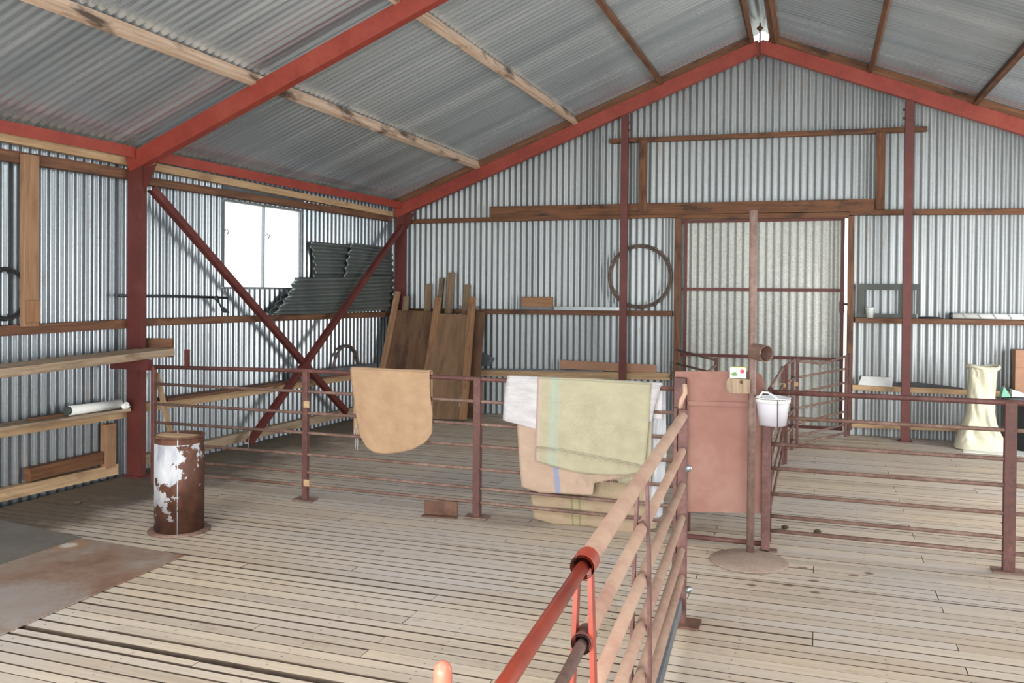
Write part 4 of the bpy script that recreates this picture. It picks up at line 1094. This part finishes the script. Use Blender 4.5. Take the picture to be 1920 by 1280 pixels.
# ------------------------------------------------------------------ boards leaning in the far left corner
def lean_at(px, py, yb_, yt): # plane through y=yb_ at z=0 and y=yt at z=1.4
    return hit(px, py, (0, yb_, 0), (0, 1, -(yt-yb_)/1.4))
def lean_sheet(parent, poly, yb_, yt, th, name, mat):
    mb = MB(); mb.prism([lean_at(x, y, yb_, yt) for x, y in poly], (0, th, 0)); return mb.build(name, mat, parent)
def lean_bar(pa, pb, yb_, yt, w, d, name, mat, parent=None):
    a, b = lean_at(*pa, yb_, yt), lean_at(*pb, yb_, yt)
    if b.z < .004: b.z = .004
    mb = MB(); mb.bar(b, a, w, d, (0, -1, 0)); return mb.build(name, mat, parent, bevel=.003)
o = thing('plywood_hurdle', 'dark brown plywood hurdle leaning leftmost in the far left corner', 'hurdle', lean_at(755, 780, 9.72, 10.1))
lean_sheet(o, [(741, 581), (815, 584), (786, 785), (700, 778)], 9.72, 10.10, .012, 'sheet', M['ply'])
lean_bar((746, 546), (700, 785), 9.69, 10.07, .075, .04, 'batten', M['stud'], o)
lean_bar((822, 557), (789, 788), 9.69, 10.07, .085, .04, 'batten', M['batten'], o)
o = thing('plywood_hurdle', 'tan plywood hurdle with an orange batten leaning in front of the dark one', 'hurdle', lean_at(835, 785, 9.60, 10.08))
lean_sheet(o, [(815, 587), (884, 591), (866, 786), (789, 785)], 9.62, 10.08, .012, 'sheet', M['ply_light'])
lean_bar((886, 557), (868, 787), 9.58, 10.05, .085, .045, 'batten', M['batten'], o)
lean_bar((873, 593), (857, 786), 9.60, 10.065, .075, .012, 'cover_strip', M['ply_light'], o)
for (px, py) in ((875, 618), (863, 752)):
    q = lean_at(px, py, 9.585, 10.05); mb = MB(); mb.bar(q-Vector((.004, .01, .06)), q+Vector((.004, -.01+.02, .06)), .016, .012, (0, 1, 0)); mb.build('hinge', M['zinc'], o)
o = thing('plywood_hurdle', 'dark plywood edge leaning rightmost behind the tan hurdle', 'hurdle', lean_at(885, 783, 9.85, 10.2))
lean_sheet(o, [(868, 582), (909, 586), (893, 784), (855, 782)], 9.85, 10.2, .02, 'sheet', M['ply'])
for pa, pb, w, lab, m_ in (((762, 556), (742, 790), .075, 'short grey post top just right of the leftmost hurdle batten', 'oldpost'),
                          ((804, 533), (792, 790), .085, 'dark weathered post standing behind the gap between the hurdles', 'oldpost'),
                          ((829, 521), (806, 790), .065, 'dark thin weathered post left of the tallest one in the corner', 'oldpost'),
                          ((847, 511), (824, 790), .095, 'tallest weathered post leaning in the far left corner', 'oldpost'),
                          ((876, 534), (862, 790), .085, 'weathered post standing just left of the orange batten', 'oldpost')):
    k = 10.30 if '847' in str(pa) else 10.33
    k0 = 9.98
    if pa[0] == 762: k, k0 = 10.165, 9.81
    tag(lean_bar(pa, pb, k0, k, w, .045, 'timber_post', M[m_]), lab, 'post')

# ------------------------------------------------------------------ things along the gable girts
gtop = lambda px, py, Y: atY(px, py, Y)
a, b = atY(977, 583, YG), atY(1035, 583, YG); zg = atY(1006, 585, YG).z+.034
o_ = None
mb = MB(); mb.box((a.x, YG+.005, zg+.03), (b.x, YG+.055, zg+.03+.128)); tag(mb.build('wood_block', M['batten'], bevel=.004), 'orange brown wood block standing on the girt left of the red post', 'block')
mb = MB(); mb.box((a.x-.005, YG, zg), (b.x+.01, YG+.06, zg+.029)); tag(mb.build('slate_block', M['grey_steel']), 'flat grey block under the orange wood block', 'block')
a, b = atY(1037, 580, YG), atY(1158, 582, YG)
mb = MB(); mb.box((a.x, YG+.02, zg-.004), (b.x+.06, YG+.05, zg+.04)); tag(mb.build('steel_bar', M['zinc']), 'grey flat steel bar lying on the girt up to the red post', 'bar')
a, b = atY(868, 580, YG), atY(888, 580, YG)
mb = MB(); mb.box((a.x-.1, YG+.02, zg), (b.x+.05, YG+.06, zg+.03)); tag(mb.build('steel_bar', M['zinc']), 'short silver bar on the girt behind the leaning posts', 'bar')
# low girt
YL = YG-.01; lzg = lambda px: atY(px, 699+(px-900)*.0197, YL).z+.0435
a, b = atY(1050, 690, YL), atY(1230, 690, YL); z0 = lzg(1140)
mb = MB(); mb.prism([(a.x, YL+.02, z0+.016), (b.x, YL+.02, z0+.004), (b.x, YL+.02, z0+.105), (a.x, YL+.02, z0+.125)], (0, .02, 0))
tag(mb.build('brown_board', M['cardboard']), 'long pinkish brown board standing on the low girt behind the red post', 'board')
a, b = atY(905, 690, YL), atY(1132, 696, YL)
mb = MB(); mb.bar((a.x, YL+.0, lzg(905)+.008), (b.x, YL+.0, lzg(1132)+.008), .035, .016); tag(mb.build('grey_strip', M['grey_steel']), 'grey strip lying on the low girt behind the plastic sack', 'strip')
p = atY(912, 672, YL-.02)
mb = MB(); mb.prism([p+Vector((-.10, 0, .09)), p+Vector((.09, 0, .0)), p+Vector((.03, 0, -.095)), p+Vector((-.10, 0, -.095))], (0, .07, 0))
tag(mb.build('metal_hopper', M['grey_steel']), 'small dark metal hopper on the low girt right of the hurdles', 'hopper')
# right girt: dark frame, jar, rag, tube
YR = YG-.012; zr = lambda px: atY(px, 600+(px-1603)*.0168, YR).z+.030
A, B, C_, D_ = atY(1606, 595, YR+.06), atY(1722, 598, YR+.06), atY(1722, 531, YR+.06), atY(1607, 532, YR+.06)
o = thing('empty_sash', 'dark empty frame leaning on the wall behind the glass jar', 'frame', ((A.x+B.x)/2, YR+.06, zr(1660)))
zb0 = zr(1660)+.002; zt0 = D_.z
for nm, p0, p1, w in (('top_bar', (A.x, YR+.06, zt0-.033), (B.x, YR+.06, zt0-.033), .066), ('bottom_bar', (A.x, YR+.06, zb0+.022), (B.x-.02, YR+.06, zb0+.022), .044)):
    mb = MB(); mb.bar(p0, p1, .025, w); mb.build(nm, M['dark'], o)
for px, w in ((1615, .05), (1692, .05), (1721, .03)):
    x = atY(px, 560, YR+.06).x; mb = MB(); mb.bar((x, YR+.06, zb0+.044), (x, YR+.06, zt0-.066), .022, w, (1, 0, 0)); mb.build('side_bar', M['dark'], o)
c = atY(1631, 590, YR+.02); zj = zr(1631)
o = thing('glass_jar', 'small glass jar with a white lid rim on the right girt', 'jar', (c.x, YR+.02, zj))
mb = MB(); mb.lathe([(0, .0), (.036, .0), (.044, .09), (.045, .108), (.042, .108), (.041, .09), (.033, .004), (0, .004)], (c.x, YR+.02, zj), 24); mb.build('glass', M['jar'], o)
mb = MB(); mb.lathe([(.044, .094), (.047, .096), (.047, .114), (.043, .114)], (c.x, YR+.02, zj), 24, closed_prof=True); mb.build('rim', M['white'], o)
a, b = atY(1726, 594, YR+.0), atY(1762, 596, YR+.0)
mb = MB(); mb.lathe([(0, 0), (.11, 0), (.115, .008), (.10, .018), (0, .022)], ((a.x+b.x)/2, YR+.03, zr(1745)+.0), 24, sy=.45); tag(mb.build('black_disc', M['black']), 'flat black disc on the right girt beside the red post', 'disc')
a, b = atY(1786, 597, YR+.01), atY(1975, 600, YR+.01); zt2 = zr(1800)+.036
o = thing('white_tube', 'long white tube with grey bands on the right girt at the picture edge', 'tube', ((a.x+b.x)/2, YR+.03, zt2))
p0, p1 = Vector((a.x, YR+.03, zr(1790)+.034)), Vector((b.x, YR+.03, zr(1975)+.034))
mb = MB(); mb.tube([p0, p1], .032, 18); mb.build('tube', M['white'], o)
mb = MB(); d = (p1-p0).normalized(); mb.tube([p0-d*.03, p0], .034, 18); mb.build('end_cap', M['black'], o)
for k in range(9):
    q = p0+d*(.11+.145*k); mb = MB(); mb.bar(q+Vector((-.015, -.032, .02)), q+Vector((.02, -.032, -.022)), .004, .012, (1, 0, 0)); mb.build('band', M['grey_steel'], o)
# low right girt things
YLR = YG-.012; zlr = lambda px: atY(px, 726+(px-1598)*.044, YLR).z+.031
a, b, c, d = atY(1609, 722, YLR-.02), atY(1673, 722, YLR-.02), atY(1673, 706, YLR+.04), atY(1616, 706, YLR+.04)
mb = MB(); z0 = zlr(1640)+.003
mb.prism([(a.x, YLR-.02, z0), (b.x, YLR-.02, z0-.008), (c.x, YLR+.05, z0+.085), (d.x, YLR+.05, z0+.09)], (0, .006, .004)); tag(mb.build('zinc_tray', M['white']), 'silver sheet metal piece propped on the low girt right of the door', 'sheet')
a, b = atY(1676, 722, YLR), atY(1806, 728, YLR)
mb = MB(); mb.prism([(a.x, YLR+.03, zlr(1676)), (b.x, YLR+.03, zlr(1806)), (b.x, YLR+.03, zlr(1806)+.012), (a.x+.25, YLR+.03, zlr(1700)+.05), (a.x, YLR+.03, zlr(1676)+.04)], (0, .015, 0)); tag(mb.build('dark_strip', M['black']), 'tapering dark strip on the low girt left of the cream bag', 'strip')
a = atY(1903, 731, YLR-.10); b = atY(1985, 733, YLR-.10); zt3 = atY(1910, 656, YLR-.10).z; zb3 = zlr(1905)+.004
o = thing('cardboard_box', 'brown cardboard box on the low girt at the right picture edge', 'box', ((a.x+b.x)/2, YLR, zb3))
mb = MB(); mb.box((a.x, YLR-.10, zb3), (b.x, YLR+.075, zt3)); mb.build('carton', M['cardboard'], o, bevel=.002)
zm = atY(1910, 689, YLR-.10).z; M['tape'] = flat('brown tape line', sr(150, 100, 74)); mb = MB(); mb.box((a.x+.002, YLR-.102, zm-.003), (b.x-.002, YLR-.0995, zm+.003)); mb.build('seam', M['tape'], o)

# cream woven bag standing by the wall
bc = atZ(1838, 830, 0); bY = 10.02
o = thing('woven_bag', 'tall cream woven bag with a rolled top standing by the right gable wall', 'bag', (atY(1838, 830, bY).x, bY, .004))
lev = [(842, 1789, 1892, .17), (826, 1792, 1887, .17), (808, 1798, 1876, .16), (790, 1806, 1868, .14), (772, 1812, 1866, .125), (740, 1814, 1866, .105), (715, 1816, 1868, .10), (698, 1817, 1870, .095), (686, 1817, 1871, .085)]
prof_ = []
for y, l, r, dep in lev:
    A, B = atY(l, y, bY), atY(r, y, bY); prof_.append((max(A.z, .006), (A.x+B.x)/2, (B.x-A.x)/2, dep))
def bagf(u, v):
    k = v*(len(prof_)-1); i = min(int(k), len(prof_)-2); t = k-i
    z, cx, hw, dp = [lerp(prof_[i][j], prof_[i+1][j], t) for j in range(4)]
    an = 2*PI*u; ca, sa = math.cos(an), math.sin(an); e = .75
    x = math.copysign(abs(ca)**e, ca)*hw; y = math.copysign(abs(sa)**e, sa)*dp
    n_ = noise.noise(Vector((ca*1.4+v*1.5, sa*1.4, v*2.4)))*.09*min(1, (1-v)*3+.25)+abs(noise.noise(Vector((ca*2.2+v*2.2, sa*1.2+2, v*1.6))))*.16*min(1, v*3)-abs(noise.noise(Vector((ca*4-v*5, sa*3, v*6))))*.05
    n_ *= min(1, v*4+.15)
    y = y*(1+n_*3.2); x = x*(1+n_*.25)
    return Vector((cx+x, bY+.02+y+.05*v*0, z))
mb = MB(); mb.grid(bagf, 64, 60, lambda a, b: (a, b)); bmesh.ops.remove_doubles(mb.bm, verts=mb.bm.verts, dist=1e-4)
bg_ = mb.build('sack', M['woven_cream'], o, solid=.003)
# rolled rim
mb = MB(); zt4, cx4, hw4, dp4 = prof_[-1]
mb.tube([(cx4+math.cos(2*PI*k/40)*(hw4+.012), bY+.02+math.sin(2*PI*k/40)*(dp4+.012), zt4-.01+.016*math.sin(2*PI*k/40*2+.6)) for k in range(40)], .020, 10, closed=True); mb.build('rolled_rim', M['woven_cream'], o)
# white board under the bag
q = [atZ(1797, 835), atZ(1900, 852), atZ(1900, 838), atZ(1812, 824)]
mb = MB(); pts = [(atZ(1806, 848).x, 9.75, .001), (2.6, 9.75, .001), (2.6, 10.2, .001), (atZ(1800, 834).x, 10.02, .001)]
mb.prism(pts, (0, 0, .004)); tag(mb.build('white_board', M['white']), 'thin white board on the floor in front of the cream bag', 'board')
# bin and contents at the right edge
bn = atY(1880, 840, 10.18)+Vector((.225, 0, 0)); zb5 = .008
o = thing('dark_bin', 'dark grey bin at the right picture edge beside the cream bag', 'bin', (bn.x, 10.18, zb5))
hb = atY(1900, 752, 10.0).z
mb = MB(); mb.lathe([(0, 0), (.17, 0), (.215, hb-.03), (.225, hb-.03), (.225, hb), (.21, hb), (.16, .01), (0, .01)], (bn.x, 10.18, zb5), 36); mb.build('tub', M['black'], o)
mb = MB(); mb.lathe([(0, hb), (.23, hb), (.23, hb+.015), (0, hb+.03)], (bn.x, 10.18, zb5), 36); mb.build('lid', M['grey_steel'], o)
zl5 = zb5+hb+.018; p = atY(1888, 742, 10.1)
M['teal'] = flat('teal packet', sr(120, 178, 160)); M['paper'] = flat('pale paper', sr(214, 222, 220))
mb = MB(); mb.prism([(p.x-.055, 10.06, zl5+.004), (p.x+.03, 10.06, zl5+.012), (p.x-.03, 10.08, zl5+.115)], (0, .12, 0)); tag(mb.build('packet', M['teal']), 'teal cardboard packet tipped up on the dark bin lid', 'packet')
mb = MB(); mb.prism([(p.x+.035, 10.05, zl5+.012), (p.x+.19, 10.05, zl5+.014), (p.x+.16, 10.07, zl5+.05), (p.x+.04, 10.07, zl5+.085)], (0, .11, 0)); tag(mb.build('packet', M['paper']), 'pale crumpled packet beside the teal one on the bin lid', 'packet')

# sheep droppings / small clods on the boards behind the right fence
for i, (px, py) in enumerate(((1472, 989), (1533, 998), (1457, 949), (145, 944), (575, 836))):
    p = atZ(px, py); bm = None
labs = ('small dark clod under the third gap of the right fence near the drop gate', 'small dark clod further right under the right fence', 'small brown clod on the boards left of the drum')
for (px, py), lab in zip(((1472, 991), (1533, 999), (145, 944)), labs):
    p = atZ(px, py); crumple('clod', lab, 'clod', (p.x, p.y, 0), .022, .018, .014, M['dirt'], px*.1)

# repeats of a kind share a group
GROUPS = {'roof_purlin': 'timber roof purlins', 'wall_girt': 'timber girts on the left wall', 'gable_girt': 'timber girts on the gable wall', 'steel_rafter': 'red steel rafters',
          'steel_column': 'red steel columns on the left wall', 'gable_post': 'red gable posts', 'eave_beam': 'red eave beams', 'raking_timber': 'raking timbers on the gable rafters',
          'wall_brace': 'crossed braces on the left wall', 'gable_stud': 'short studs over the lintel', 'door_jamb': 'sliding door jambs', 'roof_iron': 'corrugated iron offcuts',
          'plywood_hurdle': 'plywood hurdles in the corner', 'timber_post': 'weathered posts in the corner', 'woven_sack': 'woven sacks on the fence', 'pipe_fence': 'seven rail pipe fences',
          'race_fence': 'race side rails', 'steel_channel': 'steel channels on the low girt', 'steel_plate': 'steel plates on the floor', 'clod': 'clods on the boards', 'packet': 'packets on the bin lid',
          'wrapper': 'scraps and wrappers by the first column', 'bottom_plate': 'timber plates at the wall foot', 'steel_bar': 'steel bars on the gable girt', 'shelf_board': 'boards along the low girts'}
for ob in bpy.data.objects:
    nm = ob.name.split('.')[0]
    if ob.parent is None and ob.get('label') and nm in GROUPS: ob['group'] = GROUPS[nm]

# ------------------------------------------------------------------ light
def area(name, loc, rot, sx, sy, power, col=(1, 1, 1)):
    l = bpy.data.lights.new(name, 'AREA'); l.shape = 'RECTANGLE'; l.size = sx; l.size_y = sy; l.energy = power; l.color = col
    o = bpy.data.objects.new(name, l); COL.objects.link(o); o.location = loc; o.rotation_euler = rot; return o
w = bpy.data.worlds.new('overcast sky'); SC.world = w; w.use_nodes = True
bg = w.node_tree.nodes['Background']; bg.inputs[0].default_value = (.93, .97, 1, 1); bg.inputs[1].default_value = 1.6
# daylight through the wide front doorway and the right-hand doorway, plus added fill lamps
area('doorway daylight', ((FX0+FX1)/2, WINY0+.05, 1.3), (math.radians(90), 0, 0), FX1-FX0, FZ1, 200, (1, .985, .96))
area('side door daylight', (XRW-.06, (RY0+RY1)/2, 1.2), (math.radians(90), 0, math.radians(90)), RY1-RY0, RZ1, 150, (1, .985, .96))
area('ceiling fill', ((FX0+FX1)/2, WINY0+.05, .45), (math.radians(122), 0, 0), FX1-FX0, .9, 230, (1, .97, .92))  # low upward fill lamp, added to lift the ceiling
for sx, nm in ((-1, 'left'), (1, 'right')):
    x = XR+sx*2.4; area('overhead fill '+nm, (x, .5, rz(x, .5)+RAFT+.02), (0, sx*math.atan(.405), 0), 1.6, 3.0, 70, (1, .99, .97))  # overhead fill added to brighten the floor; the roof has no opening here

SC.view_settings.view_transform = 'Standard'; SC.view_settings.look = 'None'; SC.view_settings.gamma = 1
SC.view_settings.use_curve_mapping = False; SC.view_settings.exposure = .80
SC.cycles.use_denoising = True
SC.cycles.max_bounces = 8; SC.cycles.diffuse_bounces = 4; SC.cycles.glossy_bounces = 4; SC.cycles.transparent_max_bounces = 12
SC.cycles.sample_clamp_indirect = 6
